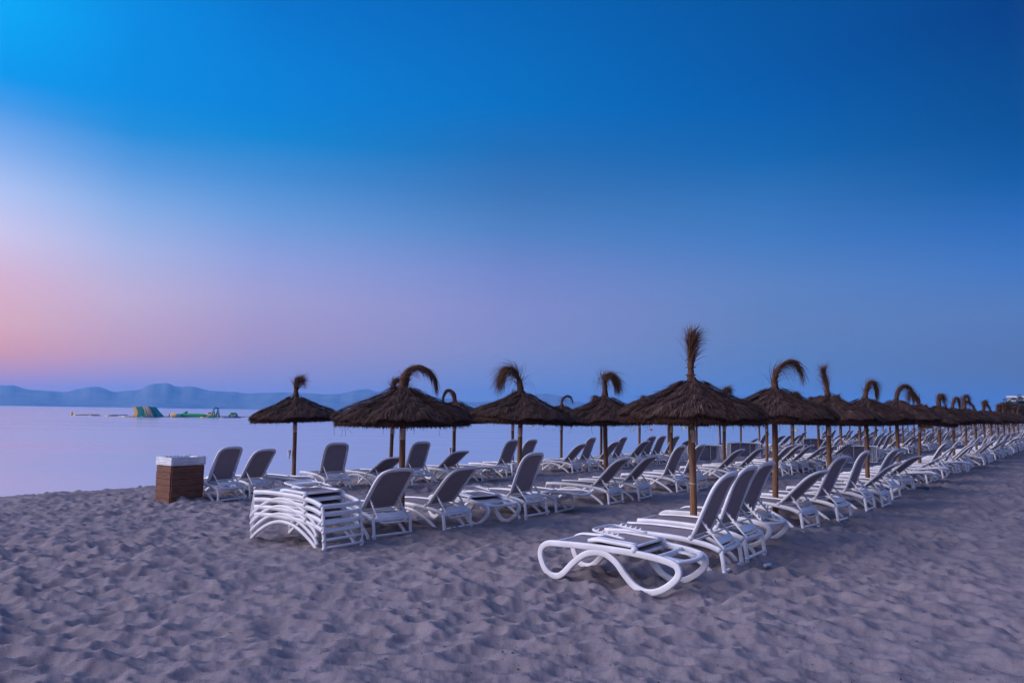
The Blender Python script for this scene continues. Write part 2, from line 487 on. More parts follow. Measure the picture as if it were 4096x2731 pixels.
def build_sand():
    th = np.concatenate([np.linspace(-180, -60, 60, endpoint=False), np.linspace(-60, -38, 90, endpoint=False), np.linspace(-38, 38, 880, endpoint=False), np.linspace(38, 60, 90, endpoint=False), np.linspace(60, 180, 60, endpoint=False)])
    th = np.radians(th)
    rads = [0.3]
    while rads[-1] < 900:
        r = rads[-1]
        k = .12 if r < 2.6 else (.0042 if r < 60 else (.012 if r < 160 else .06))
        rads.append(r * (1 + k))
    R = np.array(rads)
    X = R[:, None] * np.sin(th)[None]; Y = R[:, None] * np.cos(th)[None]
    Z = gz(X, Y)
    fade = np.clip((75 - R) / 45, 0, 1)[:, None]
    Z = Z + detail(X, Y) * (0.35 + 0.65 * fade) * (R[:, None] < 150)
    for mx_, my_, mr_, mh_ in MOUNDS:
        q = ((X - mx_)**2 + (Y - my_)**2) / mr_**2
        Z = Z + mh_*np.exp(-q)*(.8 + .4*np.sin(9*X + 7*Y))
    nr, na = X.shape
    V = np.stack([X, Y, Z], -1).reshape(-1, 3)
    V = np.concatenate([V, [[0, 0, float(gz(0, 0))]]])
    i = np.arange(nr - 1)[:, None]; j = np.arange(na)[None]; j2 = (j + 1) % na
    F = np.stack([i*na + j, (i+1)*na + j, (i+1)*na + j2, i*na + j2], -1)[:, :, ::-1].reshape(-1, 4)
    me = bpy.data.meshes.new('sand')
    tri = np.stack([np.full(na, nr*na), np.arange(na), (np.arange(na)+1) % na], -1)[:, ::-1]
    me.vertices.add(len(V)); me.vertices.foreach_set('co', V.astype(np.float32).ravel())
    li = np.concatenate([F.ravel(), tri.ravel()]).astype(np.int32)
    nl = np.concatenate([np.full(len(F), 4), np.full(len(tri), 3)]).astype(np.int32)
    me.loops.add(len(li)); me.loops.foreach_set('vertex_index', li)
    me.polygons.add(len(nl)); stt = np.zeros(len(nl), np.int32); stt[1:] = np.cumsum(nl)[:-1]
    me.polygons.foreach_set('loop_start', stt); me.polygons.foreach_set('loop_total', nl)
    me.polygons.foreach_set('use_smooth', np.ones(len(nl), bool))
    m = bpy.data.materials.new('trodden_sand'); m.use_nodes = True
    t = m.node_tree; b = t.nodes['Principled BSDF']
    b.inputs['Roughness'].default_value = 0.95; b.inputs['Specular IOR Level'].default_value = 0.15
    co = N(t, 'ShaderNodeTexCoord')
    n1 = N(t, 'ShaderNodeTexNoise'); n1.inputs['Scale'].default_value = 2.2; n1.inputs['Detail'].default_value = 6
    n2 = N(t, 'ShaderNodeTexNoise'); n2.inputs['Scale'].default_value = 130; n2.inputs['Detail'].default_value = 3
    for n in (n1, n2): t.links.new(co.outputs['Object'], n.inputs['Vector'])
    r1 = N(t, 'ShaderNodeValToRGB')
    r1.color_ramp.elements[0].position = .3; r1.color_ramp.elements[1].position = .7
    r1.color_ramp.elements[0].color = (.208, .176, .190, 1); r1.color_ramp.elements[1].color = (.268, .228, .240, 1)
    t.links.new(n1.outputs['Fac'], r1.inputs[0])
    mx = N(t, 'ShaderNodeMix', data_type='RGBA', blend_type='MULTIPLY'); mx.inputs[0].default_value = 1
    r2 = N(t, 'ShaderNodeValToRGB')
    r2.color_ramp.elements[0].position = .3; r2.color_ramp.elements[1].position = .62
    r2.color_ramp.elements[0].color = (.72, .72, .74, 1); r2.color_ramp.elements[1].color = (1.06, 1.05, 1.04, 1)
    t.links.new(n2.outputs['Fac'], r2.inputs[0])
    t.links.new(r1.outputs[0], mx.inputs[6]); t.links.new(r2.outputs[0], mx.inputs[7])
    t.links.new(mx.outputs[2], b.inputs['Base Color'])
    n3 = N(t, 'ShaderNodeTexNoise'); n3.inputs['Scale'].default_value = 48; n3.inputs['Detail'].default_value = 8; n3.inputs['Roughness'].default_value = .65
    t.links.new(co.outputs['Object'], n3.inputs['Vector'])
    bp = N(t, 'ShaderNodeBump'); bp.inputs['Strength'].default_value = .2; bp.inputs['Distance'].default_value = .02
    t.links.new(n3.outputs['Fac'], bp.inputs['Height']); t.links.new(bp.outputs[0], b.inputs['Normal'])
    me.materials.append(m); me.update()
    o = obj('sand', me)
    tag(o, 'pale trodden beach sand covered with footprints', None, None, 'structure')

def build_sea():
    mb = MB()
    xs = np.linspace(-4400, 3400, 40); ys = np.concatenate([np.linspace(-250, 300, 12), np.linspace(400, 5300, 20)])
    X, Y = np.meshgrid(xs, ys)
    V = np.stack([X, Y, np.full_like(X, -1.0)], -1).reshape(-1, 3)
    nx = len(xs)
    F = [(j*nx+i, j*nx+i+1, (j+1)*nx+i+1, (j+1)*nx+i) for j in range(len(ys)-1) for i in range(nx-1)]
    mb.add(V, F)
    m = bpy.data.materials.new('calm_sea'); m.use_nodes = True
    t = m.node_tree; b = t.nodes['Principled BSDF']
    b.inputs['Base Color'].default_value = (.40, .48, .64, 1)
    b.inputs['IOR'].default_value = 1.33
    b.inputs['Specular IOR Level'].default_value = 0.6
    co = N(t, 'ShaderNodeTexCoord')
    mp = N(t, 'ShaderNodeMapping'); mp.inputs['Scale'].default_value = (.018, .09, 1); mp.inputs['Rotation'].default_value = (0, 0, .12)
    t.links.new(co.outputs['Object'], mp.inputs[0])
    n1 = N(t, 'ShaderNodeTexNoise'); n1.inputs['Scale'].default_value = 1.0; n1.inputs['Detail'].default_value = 5
    t.links.new(mp.outputs[0], n1.inputs['Vector'])
    rg = N(t, 'ShaderNodeMapRange'); rg.inputs[1].default_value = .3; rg.inputs[2].default_value = .7; rg.inputs[3].default_value = .13; rg.inputs[4].default_value = .22
    t.links.new(n1.outputs['Fac'], rg.inputs[0]); t.links.new(rg.outputs[0], b.inputs['Roughness'])
    me = mb.mesh('sea', m)
    tag(obj('sea', me), 'smooth pale blue sea fading to the far shore', None, None, 'structure')
build_sea()

# far hills across the bay
def px_dir(px, py):
    d = f + rr * ((px - 2048) / 2900) - uu * ((py - 1365.5) / 2900)
    return d
RIDGE = [(-260,1575),(-120,1560),(0,1541),(55,1540),(105,1556),(175,1562),(222,1564),(250,1568),(272,1566),(305,1556),(330,1553),(355,1547),(392,1546),(417,1553),(446,1565),(464,1567),(500,1563),(543,1561),(572,1553),(590,1540),(616,1534),(637,1534),(666,1531),(684,1537),(695,1543),(717,1546),(728,1549),(735,1545),(771,1545),(793,1551),(832,1561),(868,1564),(944,1567),(977,1573),(1006,1573),(1031,1571),(1080,1571),(1120,1569),(1174,1570),(1254,1573),(1300,1577),(1351,1575),(1389,1569),(1415,1561),(1458,1556),(1479,1557),(1500,1565),(1520,1568),(1556,1564),(1640,1578),(1740,1588),(1831,1598),(1861,1606),(1900,1608),(1960,1604),(2030,1600),(2105,1590),(2150,1577),(2180,1573),(2230,1580),(2285,1602),(2350,1612),(2430,1620),(2520,1632),(2620,1645),(2700,1658)]
RIDGE2 = [(1500,1646),(1640,1641),(1800,1636),(1960,1634),(2100,1632),(2230,1628),(2300,1632),(2420,1640),(2560,1650),(2700,1662)]
def ridge_mesh(name, pts, dist, depth, mtl, seed, label):
    g = np.random.default_rng(seed)
    px = np.arange(pts[0][0], pts[-1][0] + 1, 7.0)
    py = np.interp(px, [p[0] for p in pts], [p[1] for p in pts]) + g.normal(0, .35, len(px))
    D = np.array([px_dir(a, b) for a, b in zip(px, py)])
    hor = np.hypot(D[:, 0], D[:, 1])
    top = EYE + D[:, 2] / hor * dist
    top = np.maximum(top, -0.5)
    U = D[:, :2] / hor[:, None]
    rows = [(-depth, -3.0, 0), (-depth*.97, .0, .05), (-depth*.72, None, .28), (-depth*.45, None, .55), (-depth*.2, None, .82), (0, None, 1.0), (depth*.6, None, .5), (depth*1.2, -3, 0)]
    V = []
    ph = g.random(3) * 6
    for off, zz, k in rows:
        wob = 1 + .05 * np.sin(px/37 + ph[0]) * (k not in (0, 1.0)) + .04 * np.sin(px/13 + ph[1] + off) * (k not in (0, 1.0))
        z = np.full(len(px), zz) if zz is not None and k == 0 else top * k * wob
        rr_ = dist + off * (1 + .12*np.sin(px/90 + ph[2]) if k != 1 else 1)
        P = U * (np.full(len(px), rr_) if np.isscalar(rr_) else rr_)[:, None]
        V.append(np.column_stack([P, z]))
    n = len(px)
    F = [(j*n+i, j*n+i+1, (j+1)*n+i+1, (j+1)*n+i) for j in range(len(rows)-1) for i in range(n-1)]
    mb = MB(); mb.add(np.concatenate(V), F)
    o = obj(name, mb.mesh(name, mtl)); tag(o, label, None, None, 'structure')
MHILL = mat('far_hills', (.11, .13, .15), .95, col2=(.19, .20, .21), scale=.012, detail=8)
ridge_mesh('mountains', RIDGE, 4300, 500, MHILL, 2, 'hazy blue mountain range across the bay')
ridge_mesh('hills', RIDGE2, 3300, 160, MHILL, 4, 'low nearer headland below the mountains')

# ------------------------------------------------------------------ thatched umbrellas
RIMZ = 1.70
PROF = [(0.06, .66), (0.075, .61), (0.115, .565), (0.24, .50), (0.43, .40), (0.66, .30), (0.85, .235), (0.98, .165), (1.07, .10), (1.085, .03), (1.06, 0.0)]
def canopy_mesh(name, seed, nstr, nrim):
    g = np.random.default_rng(seed)
    mb = MB()
    pr = np.array(PROF)
    lump = 1.0
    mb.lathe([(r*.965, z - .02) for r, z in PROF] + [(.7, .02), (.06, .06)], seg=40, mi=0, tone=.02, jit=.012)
    # strands lying down the slope in overlapping courses
    sl = np.concatenate([[0], np.cumsum(np.hypot(np.diff(pr[:9, 0]), np.diff(pr[:9, 1])))])
    L = sl[-1]
    u = np.sqrt(g.random(nstr)) * (L - .03)
    course = np.array([.18, .38, .58, .78, .95]) * L
    pick = g.random(nstr) < .5
    u[pick] = course[g.integers(0, 5, pick.sum())] - g.random(pick.sum()) * .10
    u = np.clip(u, .01, L - .02)
    a0 = g.random(nstr) * 2*np.pi
    ln = g.uniform(.12, .30, nstr)
    skew = g.normal(0, .16, nstr)
    wid = g.uniform(.0035, .0085, nstr)
    lift = g.uniform(.0, .028, nstr) + (g.random(nstr) < .06) * g.uniform(.01, .07, nstr)
    K = 4
    lumps = .022 * np.sin(5*a0 + seed) + .018 * np.sin(11*a0 + 2*seed) + .012*np.sin(23*a0 + u*14)
    A = np.zeros((nstr, K, 2, 3))
    for j in range(K):
        q = j / (K - 1)
        uj = np.minimum(u + ln * q, L + .04)
        r = np.interp(uj, sl, pr[:9, 0]) + np.maximum(uj - L, 0)
        z = np.interp(uj, sl, pr[:9, 1]) - np.maximum(uj - L, 0) * 1.2
        a = a0 + skew * ln * q / np.maximum(r, .12)
        lf = .004 + lift * (q ** .8) + lumps
        P = np.stack([(r + lf*.35)*np.cos(a), (r + lf*.35)*np.sin(a), z + lf], -1)
        S = np.stack([-np.sin(a), np.cos(a), g.normal(0, .25, nstr)], -1)
        wj = wid * (1 - .75*q)
        A[:, j, 0] = P - S * wj[:, None]; A[:, j, 1] = P + S * wj[:, None]
    tone = np.clip(g.beta(1.1, 2.9, nstr), 0, 1)
    mb.strips(A, 0, tone)
    # shaggy cut rim
    a0 = g.random(nrim) * 2*np.pi
    z0 = g.uniform(.0, .14, nrim); r0_ = np.interp(z0, [0, .1, .14], [1.0, 1.02, .99])
    ln = g.uniform(.03, .09, nrim); dn = g.uniform(-.95, .25, nrim); sk = g.normal(0, .35, nrim)
    A = np.zeros((nrim, 3, 2, 3)); wid = g.uniform(.003, .008, nrim)
    for j in range(3):
        q = j / 2
        P = np.stack([(r0_ + ln*q*np.cos(dn))*np.cos(a0 + sk*ln*q), (r0_ + ln*q*np.cos(dn))*np.sin(a0 + sk*ln*q), z0 + ln*q*np.sin(dn) - .02*q*q], -1)
        S = np.stack([-np.sin(a0), np.cos(a0), g.normal(0, .6, nrim)], -1)
        A[:, j, 0] = P - S * (wid*(1-.6*q))[:, None]; A[:, j, 1] = P + S * (wid*(1-.6*q))[:, None]
    mb.strips(A, 1, g.beta(1.3, 3.5, nrim))
    # underside stubble
    nu = nrim // 2
    a0 = g.random(nu)*2*np.pi; r_ = np.sqrt(g.uniform(.45, 1.0, nu))
    A = np.zeros((nu, 2, 2, 3))
    for j in range(2):
        P = np.stack([(r_ + .04*j)*np.cos(a0), (r_ + .04*j)*np.sin(a0), .01 - g.uniform(.01, .06, nu)*j], -1)
        S = np.stack([-np.sin(a0), np.cos(a0), np.zeros(nu)], -1) * (.006*(1-.6*j))
        A[:, j, 0] = P - S; A[:, j, 1] = P + S
    mb.strips(A, 1, g.beta(1.2, 5, nu))
    # a few loose hanging threads
    nh = 14
    a0 = g.random(nh)*2*np.pi; A = np.zeros((nh, 3, 2, 3)); hl = g.uniform(.08, .22, nh)
    for j in range(3):
        P = np.stack([1.03*np.cos(a0) + .02*j*g.normal(0, 1, nh), 1.03*np.sin(a0), .0 - hl*j/2], -1)
        S = np.array([.0022, .0012, 0])
        A[:, j, 0] = P - S; A[:, j, 1] = P + S
    mb.strips(A, 1, g.beta(1.3, 5, nh))
    return mb.mesh(name, [MTHATCH, MRIM])

CANOPY = [canopy_mesh('canopy', 20 + i, 9000, 4200) for i in range(4)]
CANOPY_FAR = [canopy_mesh('canopy', 40 + i, 2600, 1300) for i in range(2)]

def crest_mesh(pts, seed, n=420, wind=(0, 0, 0), ub=(2.0, 1.25), r0_=.058, r1=.03, loose=.5, depth=0.0, up=0.0, flen=(.16, .46)):
    """a bound neck of fibres following pts (x,z above the neck), its ends fanning out and drooping"""
    g = np.random.default_rng(seed)
    mb = MB()
    P = cr([(x, depth*x, z) for x, z in pts], 8)
    n = int(n*1.35)
    n_ = len(P)
    q = np.linspace(0, 1, n_)
    rad = .86*r0_*((1-q)**1.6*.62 + .38*(1-q)) + .45*r1*q
    rad = rad * (1 + .10*np.sin(q*19 + seed)) * np.where(q > .9, np.interp(q, [.9, 1], [1, .25]), 1)
    mb.tube(P, list(rad), seg=9, mi=0, tone=.12, jit=.0035)
    sl = np.concatenate([[0], np.cumsum(np.linalg.norm(np.diff(P, axis=0), axis=1))]); L = sl[-1]
    Tn = np.gradient(P, axis=0); Tn /= np.linalg.norm(Tn, axis=1)[:, None]
    K = 7
    u = L * np.clip(g.beta(ub[0], ub[1], n), .02, .99)
    ln = g.uniform(flen[0], flen[1], n)
    base = np.stack([np.interp(u, sl, P[:, k]) for k in range(3)], -1)
    tan = np.stack([np.interp(u, sl, Tn[:, k]) for k in range(3)], -1)
    rb = np.interp(u, sl, rad)
    off = g.normal(0, 1, (n, 3)); off -= tan * (off*tan).sum(1)[:, None]; off /= np.linalg.norm(off, axis=1)[:, None]
    base = base + off * (rb * g.uniform(.5, 1.05, n))[:, None]
    dirv = tan + off * (g.random(n)**1.5 * (loose+.15))[:, None] + g.normal(0, .08, (n, 3)); 
    dirv += np.array(wind) * g.random(n)[:, None]
    wild = g.random(n) < .06
    dirv[wild] += off[wild]*.7 + np.array([0, 0, .3])
    dirv /= np.linalg.norm(dirv, axis=1)[:, None]
    grav = g.uniform(.2, 1.2, n) * (1.0 - up)
    A = np.zeros((n, K, 2, 3)); pos = base.copy(); vel = dirv.copy()
    side = np.cross(vel, g.normal(0, 1, (n, 3))); side /= np.linalg.norm(side, axis=1)[:, None]
    wid = g.uniform(.002, .005, n)
    for j in range(K):
        # follow the bundle while inside it, then fall
        uj = np.minimum(u + ln*j/(K-1), L)
        tj = np.stack([np.interp(uj, sl, Tn[:, k]) for k in range(3)], -1)
        wj = wid*(1 - .7*j/(K-1))
        A[:, j, 0] = pos - side*wj[:, None]; A[:, j, 1] = pos + side*wj[:, None]
        vel = vel + .2*(tj - vel) * (u + ln*j/(K-1) < L)[:, None] + np.array([0, 0, -1.0])*grav[:, None]*.55
        vel /= np.linalg.norm(vel, axis=1)[:, None]
        pos = pos + vel*(ln/(K-1))[:, None]
    mb.strips(A, 0, np.clip(g.beta(1.3, 2.6, n), 0, 1))
    return mb.mesh('crest', [MCREST])

CR = {
 'brush': dict(pts=[(0,-.05),(.0,.12),(.005,.3),(.01,.46),(.015,.56)], r0_=.062, r1=.10, loose=.55, up=.45, n=620, ub=(5, 1.5), wind=(.5, 0, .1), flen=(.10,.34)),
 'hook_right': dict(pts=[(0,-.05),(.01,.18),(.05,.28),(.16,.40),(.29,.46),(.40,.43),(.46,.35)], r0_=.066, r1=.02, loose=.4, n=480, flen=(.14,.44)),
 'narrow': dict(pts=[(0,-.05),(-.02,.18),(-.05,.34),(-.07,.46),(-.06,.50)], r0_=.066, r1=.05, loose=.22, up=.1, n=420, flen=(.08,.30)),
 'nod_right': dict(pts=[(0,-.05),(.04,.16),(.10,.31),(.19,.37),(.26,.30),(.28,.2)], r0_=.08, r1=.03, loose=.4, n=460),
 'long_right': dict(pts=[(0,-.05),(.04,.15),(.15,.33),(.30,.38),(.43,.29),(.48,.16)], r0_=.08, r1=.03, loose=.4, n=520),
 'lean_left': dict(pts=[(0,-.05),(-.04,.15),(-.14,.31),(-.25,.36),(-.3,.3)], r0_=.075, r1=.035, loose=.4, n=420),
 'mop': dict(pts=[(0,-.05),(.02,.16),(.05,.3),(.13,.36),(.18,.28)], r0_=.10, r1=.055, loose=.5, n=460),
 'far_left': dict(pts=[(0,-.05),(-.06,.14),(-.2,.32),(-.38,.36),(-.52,.28)], r0_=.08, r1=.03, loose=.3, n=380),
 'fan': dict(pts=[(0,-.05),(.0,.16),(.01,.28),(.04,.37),(.09,.40)], r0_=.085, r1=.06, loose=.8, ub=(4, 1.4), wind=(.7, 0, 0), up=.1, n=520, flen=(.14,.36)),
 'stump': dict(pts=[(0,-.05),(.0,.2),(.0,.34),(.05,.46),(.15,.46),(.2,.36)], r0_=.10, r1=.06, loose=.35, n=420),
 'great_arch': dict(pts=[(-.03,-.14),(.0,.02),(.03,.15),(.10,.24),(.24,.285),(.38,.24),(.49,.12),(.52,.02)], r0_=.115, r1=.02, loose=.4, n=620, flen=(.10,.28)),
 'ring_left': dict(pts=[(0,-.05),(-.04,.16),(-.12,.27),(-.22,.29),(-.31,.21),(-.35,.08),(-.34,.0)], r0_=.085, r1=.05, loose=.16, n=420, flen=(.08,.2)),
 'weep_left': dict(pts=[(0,-.05),(-.03,.15),(-.08,.30),(-.17,.43),(-.28,.46),(-.37,.38)], r0_=.085, r1=.03, loose=1.2, n=820, ub=(3, 1.2), flen=(.25,.6)),
 'hook_thin': dict(pts=[(0,-.05),(.0,.10),(.06,.24),(.18,.33),(.31,.30),(.38,.2)], r0_=.06, r1=.02, loose=.25, n=320, flen=(.1,.26)),
 'split': dict(pts=[(0,-.05),(.0,.2),(.0,.37),(.06,.46),(.16,.46),(.26,.37)], r0_=.085, r1=.015, loose=1.4, n=820, ub=(4, 1.4), flen=(.22,.5)),
}
CRM = {k: crest_mesh(seed=100 + i, **v) for i, (k, v) in enumerate(CR.items())}
CR_TXT = {'brush':'crest standing up like a brush','hook_right':'thin crest hooking over right','narrow':'narrow upright crest','nod_right':'crest nodding right','long_right':'long crest arching right','lean_left':'crest leaning left','mop':'short mop shaped crest','far_left':'crest sweeping left','fan':'short fanned crest','stump':'thick blunt crest','great_arch':'thick crest in one big arch','ring_left':'crest curled down in a ring','weep_left':'loose crest weeping left','hook_thin':'very thin hooked crest','split':'crest parted to both sides'}

def pole_mesh():
    mb = MB()
    zs = np.linspace(-.35, RIMZ + .5, 16)
    rad = .052 - .004 * (zs / 2)
    mb.tube([(0.004*math.sin(z*3), .004*math.cos(z*2.3), z) for z in zs], list(rad), seg=14, jit=.0007)
    return mb.mesh('pole', MPOLE)
POLE = pole_mesh()
def band_mesh(z0, z1, r, m, name):
    mb = MB(); seg = 24
    V = []; F = []
    for z in (z0, z1):
        for k in range(seg + 1):
            a = 2*math.pi*k/seg
            V.append((0.004*math.sin(z*3) + r*math.cos(a), .004*math.cos(z*2.3) + r*math.sin(a), z))
    for k in range(seg): F.append((k, k+1, seg+1+k+1, seg+1+k))
    mb.add(V, F)
    me = mb.mesh(name, m)
    uv = me.uv_layers.new(name='UVMap')
    for p in me.polygons:
        for li in p.loop_indices:
            vi = me.loops[li].vertex_index
            uv.data[li].uv = ((vi % (seg+1))/seg, vi // (seg+1))
    return me
LABEL = band_mesh(1.40, 1.575, .0512, MLABEL, 'price_label')
TIE = MB().tube([(.0525*math.cos(a), .0525*math.sin(a), .83 + .004*math.sin(2*a)) for a in np.linspace(0, 2*math.pi, 20, endpoint=False)], .004, seg=6, closed=True).mesh('cable_tie', MW)
def cords():
    return [MB().tube([(r*math.cos(a), r*math.sin(a), z) for a in np.linspace(0, 2*math.pi, 18, endpoint=False)], .005, seg=5, closed=True).mesh('binding_cord', MCORD)
            for z, r in ((.02, .079), (.13, .072), (.24, .066))]
CORD = cords()
ORD = ['first','second','third','fourth','fifth','sixth','seventh','eighth','ninth','tenth','eleventh','twelfth','thirteenth','fourteenth','fifteenth','sixteenth','seventeenth','eighteenth','nineteenth','twentieth']
TENS = {20:'twenty',30:'thirty',40:'forty',50:'fifty',60:'sixty',70:'seventy',80:'eighty',90:'ninety'}
def ordw(k):
    if k < 20: return ORD[k]
    n = k + 1
    if n % 10 == 0: return {20:'twentieth',30:'thirtieth',40:'fortieth',50:'fiftieth',60:'sixtieth',70:'seventieth'}[n]
    return TENS[n//10*10] + '-' + ORD[n % 10 - 1]
ROWN = {1: 'landward row', 2: 'middle row', 3: 'seaward row'}

U1 = [(4.6,9.92,'brush'),(4.55,13.17,'hook_right'),(4.45,16.2,'narrow'),(4.4,19.2,'nod_right'),(4.4,22.7,'long_right'),(4.55,26.6,'lean_left'),(4.55,30.5,'mop'),(4.55,33.8,'nod_right'),(4.55,37.3,'stump'),(4.55,40.7,'far_left'),(4.55,44.0,'fan'),(4.55,47.0,'lean_left'),(4.55,50.6,'mop'),(4.55,53.9,'split'),(4.55,57.2,'hook_thin'),(4.55,60.6,'fan'),(4.55,64.0,'nod_right')]
U2 = [(8.73,8.08,'great_arch'),(9.4,11.95,'weep_left'),(8.6,14.08,'split'),(9.17,18.39,'mop'),(8.8,21.1,'fan'),(8.7,24.45,'nod_right')]
U3 = [(15.4,10.68,'fan'),(14.82,13.28,'stump'),(14.64,15.54,'ring_left'),(15.23,18.99,'mop'),(15.26,21.86,'hook_thin'),(14.94,24.06,'lean_left'),(14.85,26.91,'nod_right'),(14.85,29.5,'mop')]
t = 27.6
keys = ['nod_right','mop','lean_left','fan','hook_thin','split','narrow','stump']
while t < 128: U2.append((8.85, t, keys[rnd.randrange(8)])); t += 3.25
t = 32.3
while t < 150: U3.append((14.8, t, keys[rnd.randrange(8)])); t += 2.72
MOUNDS = [(*st2xy(a, b), .17, .045) for U in (U1, U2, U3) for a, b, _ in U if b < 32] + [(-7.0, 15.3, .5, .06), (-6.6, 15.4, .5, .06)]
build_sand()
RIM_DZ = {(1,0): .02, (1,1): .02, (2,0): -.03, (3,0): .0}
WORDS_FAR = {1: 'landward', 2: 'middle', 3: 'seaward'}
for row, U in ((1, U1), (2, U2), (3, U3)):
    for k, (s, t, ck) in enumerate(U):
        near = t < 62
        sc = rnd.uniform(.96, 1.05)
        lab = f"brown thatched umbrella, {CR_TXT[ck]}, {ordw(k)} pole of the {ROWN[row]}" if near else f"tiny far thatched umbrella deep in the {ROWN[row]}"
        rt = root('thatched_umbrella', ground(s, t), 0, lab, 'umbrella', 'thatched beach umbrellas' if near else f'far umbrellas of the {ROWN[row]}')
        lean = (rnd.gauss(0, .008), rnd.gauss(0, .008))
        rt.rotation_euler = (lean[0], lean[1], 0)
        if row == 1 and k == 0: rt.rotation_euler = (0, -.010, 0)
        p = obj('pole', POLE, rt, None, (0, 0, rnd.random()*6))
        if t < 75:
            lb = obj('price_label', LABEL, p, (0, 0, rnd.uniform(-.03, .03)), None)
            lb.rotation_euler = (0, 0, rnd.random()*6)
        if row == 1 and k == 0: obj('cable_tie', TIE, p)
        dz = RIM_DZ.get((row, k), rnd.uniform(-.05, .04))
        c = obj('canopy', rnd.choice(CANOPY if t < 36 else CANOPY_FAR), rt, (0, 0, RIMZ + dz), (rnd.gauss(0, .02), rnd.gauss(0, .02), rnd.random()*6.28))
        c.scale = (sc, sc, 1)
        cs = 1.0 if (t < 45) else rnd.uniform(.85, 1.1)
        q = obj('crest', CRM[ck], rt, (0, 0, RIMZ + dz + .635), (0, 0, 0 if near else rnd.gauss(0, .5)))
        q.scale = (cs, cs, cs)
        if ck == 'brush' and k == 0:
            for cd_ in CORD: obj('binding_cord', cd_, q, (0, 0, .02))

# ------------------------------------------------------------------ loungers
HALF = .335
def rail_pts(side):
    return cr([(1.5, .355), (1.2, .372), (.85, .372), (.55, .362), (.38, .345), (.18, .315), (.03, .268)], 5)
def xz(p, y): return [(a, y, b) for a, b in p]
def alfa_parts():
    P = {}
    fr = MB()
    for s in (-1, 1):
        fr.tube(xz(rail_pts(s), s*HALF), (.032, .025), 10, side=(0, 1, 0), power=3)
    fr.tube([(.03, y, .268 - .012*math.cos(y/HALF*1.4)) for y in np.linspace(-HALF, HALF, 9)], (.020, .03), 8, side=(0, 0, 1), power=3)
    fr.tube([(1.5, y, .355) for y in np.linspace(-HALF, HALF, 5)], (.022, .022), 8, side=(0, 0, 1))
    fr.tube([(.38, y, .33) for y in np.linspace(-HALF, HALF, 5)], (.016, .016), 8, side=(0, 0, 1))
    fr.tube([(.95, y, .345) for y in np.linspace(-HALF, HALF, 5)], (.014, .018), 8, side=(0, 0, 1))
    P['frame'] = fr
    rl = []; 
    for s in (-1, 1):
        m = MB(); m.tube(cr([(.03, s*HALF, .268), (.012, s*HALF, .17), (-.005, s*HALF, .03), (-.008, s*HALF, -.03)], 4), (.025, .021), 8, side=(0, 1, 0), power=3)
        m.sphere((-.008, s*(HALF+.012), .035), .026, 8, 5)
        rl.append(m)
        m = MB(); m.tube(cr([(1.5, s*HALF, .355), (1.535, s*HALF, .2), (1.575, s*HALF, -.03)], 4), (.014, .014), 8, side=(0, 1, 0))
        rl.append(m)
    P['leg'] = rl
    ar = []
    for s in (-1, 1):
        m = MB(); m.tube(xz(cr([(1.565, .0), (1.42, .115), (1.2, .235), (.98, .298), (.78, .302), (.58, .262), (.36, .165), (.18, .05), (.12, -.03)], 5), s*(HALF+.004)), (.025, .021), 10, side=(0, 1, 0), power=3)
        ar.append(m)
    P['leg_arch'] = ar
    fb = MB(); fb.tube([(-.005, y, .04) for y in np.linspace(-HALF, HALF, 5)], (.021, .019), 8, side=(0, 0, 1))
    P['foot_bar'] = fb
    se = MB()
    xs = np.linspace(.40, 1.49, 12); ys = np.linspace(-HALF+.012, HALF-.012, 7)
    zr = np.interp(xs, [a for a, b in rail_pts(1)][::-1], [b for a, b in rail_pts(1)][::-1])
    sheet(se, xs, ys, lambda i, j: zr[i] + .012 - .018*(1-(ys[j]/HALF)**2), .006)
    P['seat_sling'] = se
    kn = []
    for s in (-1, 1):
        m = MB(); m.sphere((.385, s*(HALF+.006), .378), .034, 12, 8); kn.append(m)
    P['hinge_knob'] = kn
    return P
def sheet(mb, xs, ys, zf, th):
    n, k = len(xs), len(ys)
    V = [(xs[i], ys[j], zf(i, j)) for i in range(n) for j in range(k)]
    V += [(x, y, z - th) for x, y, z in V]
    o = n*k
    F = []
    for i in range(n-1):
        for j in range(k-1):
            a, b, c, d_ = i*k+j, i*k+j+1, (i+1)*k+j+1, (i+1)*k+j
            F.append((a, d_, c, b)); F.append((o+a, o+b, o+c, o+d_))
    for i in range(n-1):
        F.append((i*k, o+i*k, o+(i+1)*k, (i+1)*k)); F.append((i*k+k-1, (i+1)*k+k-1, o+(i+1)*k+k-1, o+i*k+k-1))
    for j in range(k-1):
        F.append((j, j+1, o+j+1, o+j)); F.append(((n-1)*k+j, o+(n-1)*k+j, o+(n-1)*k+j+1, (n-1)*k+j+1))
    mb.add(V, F)
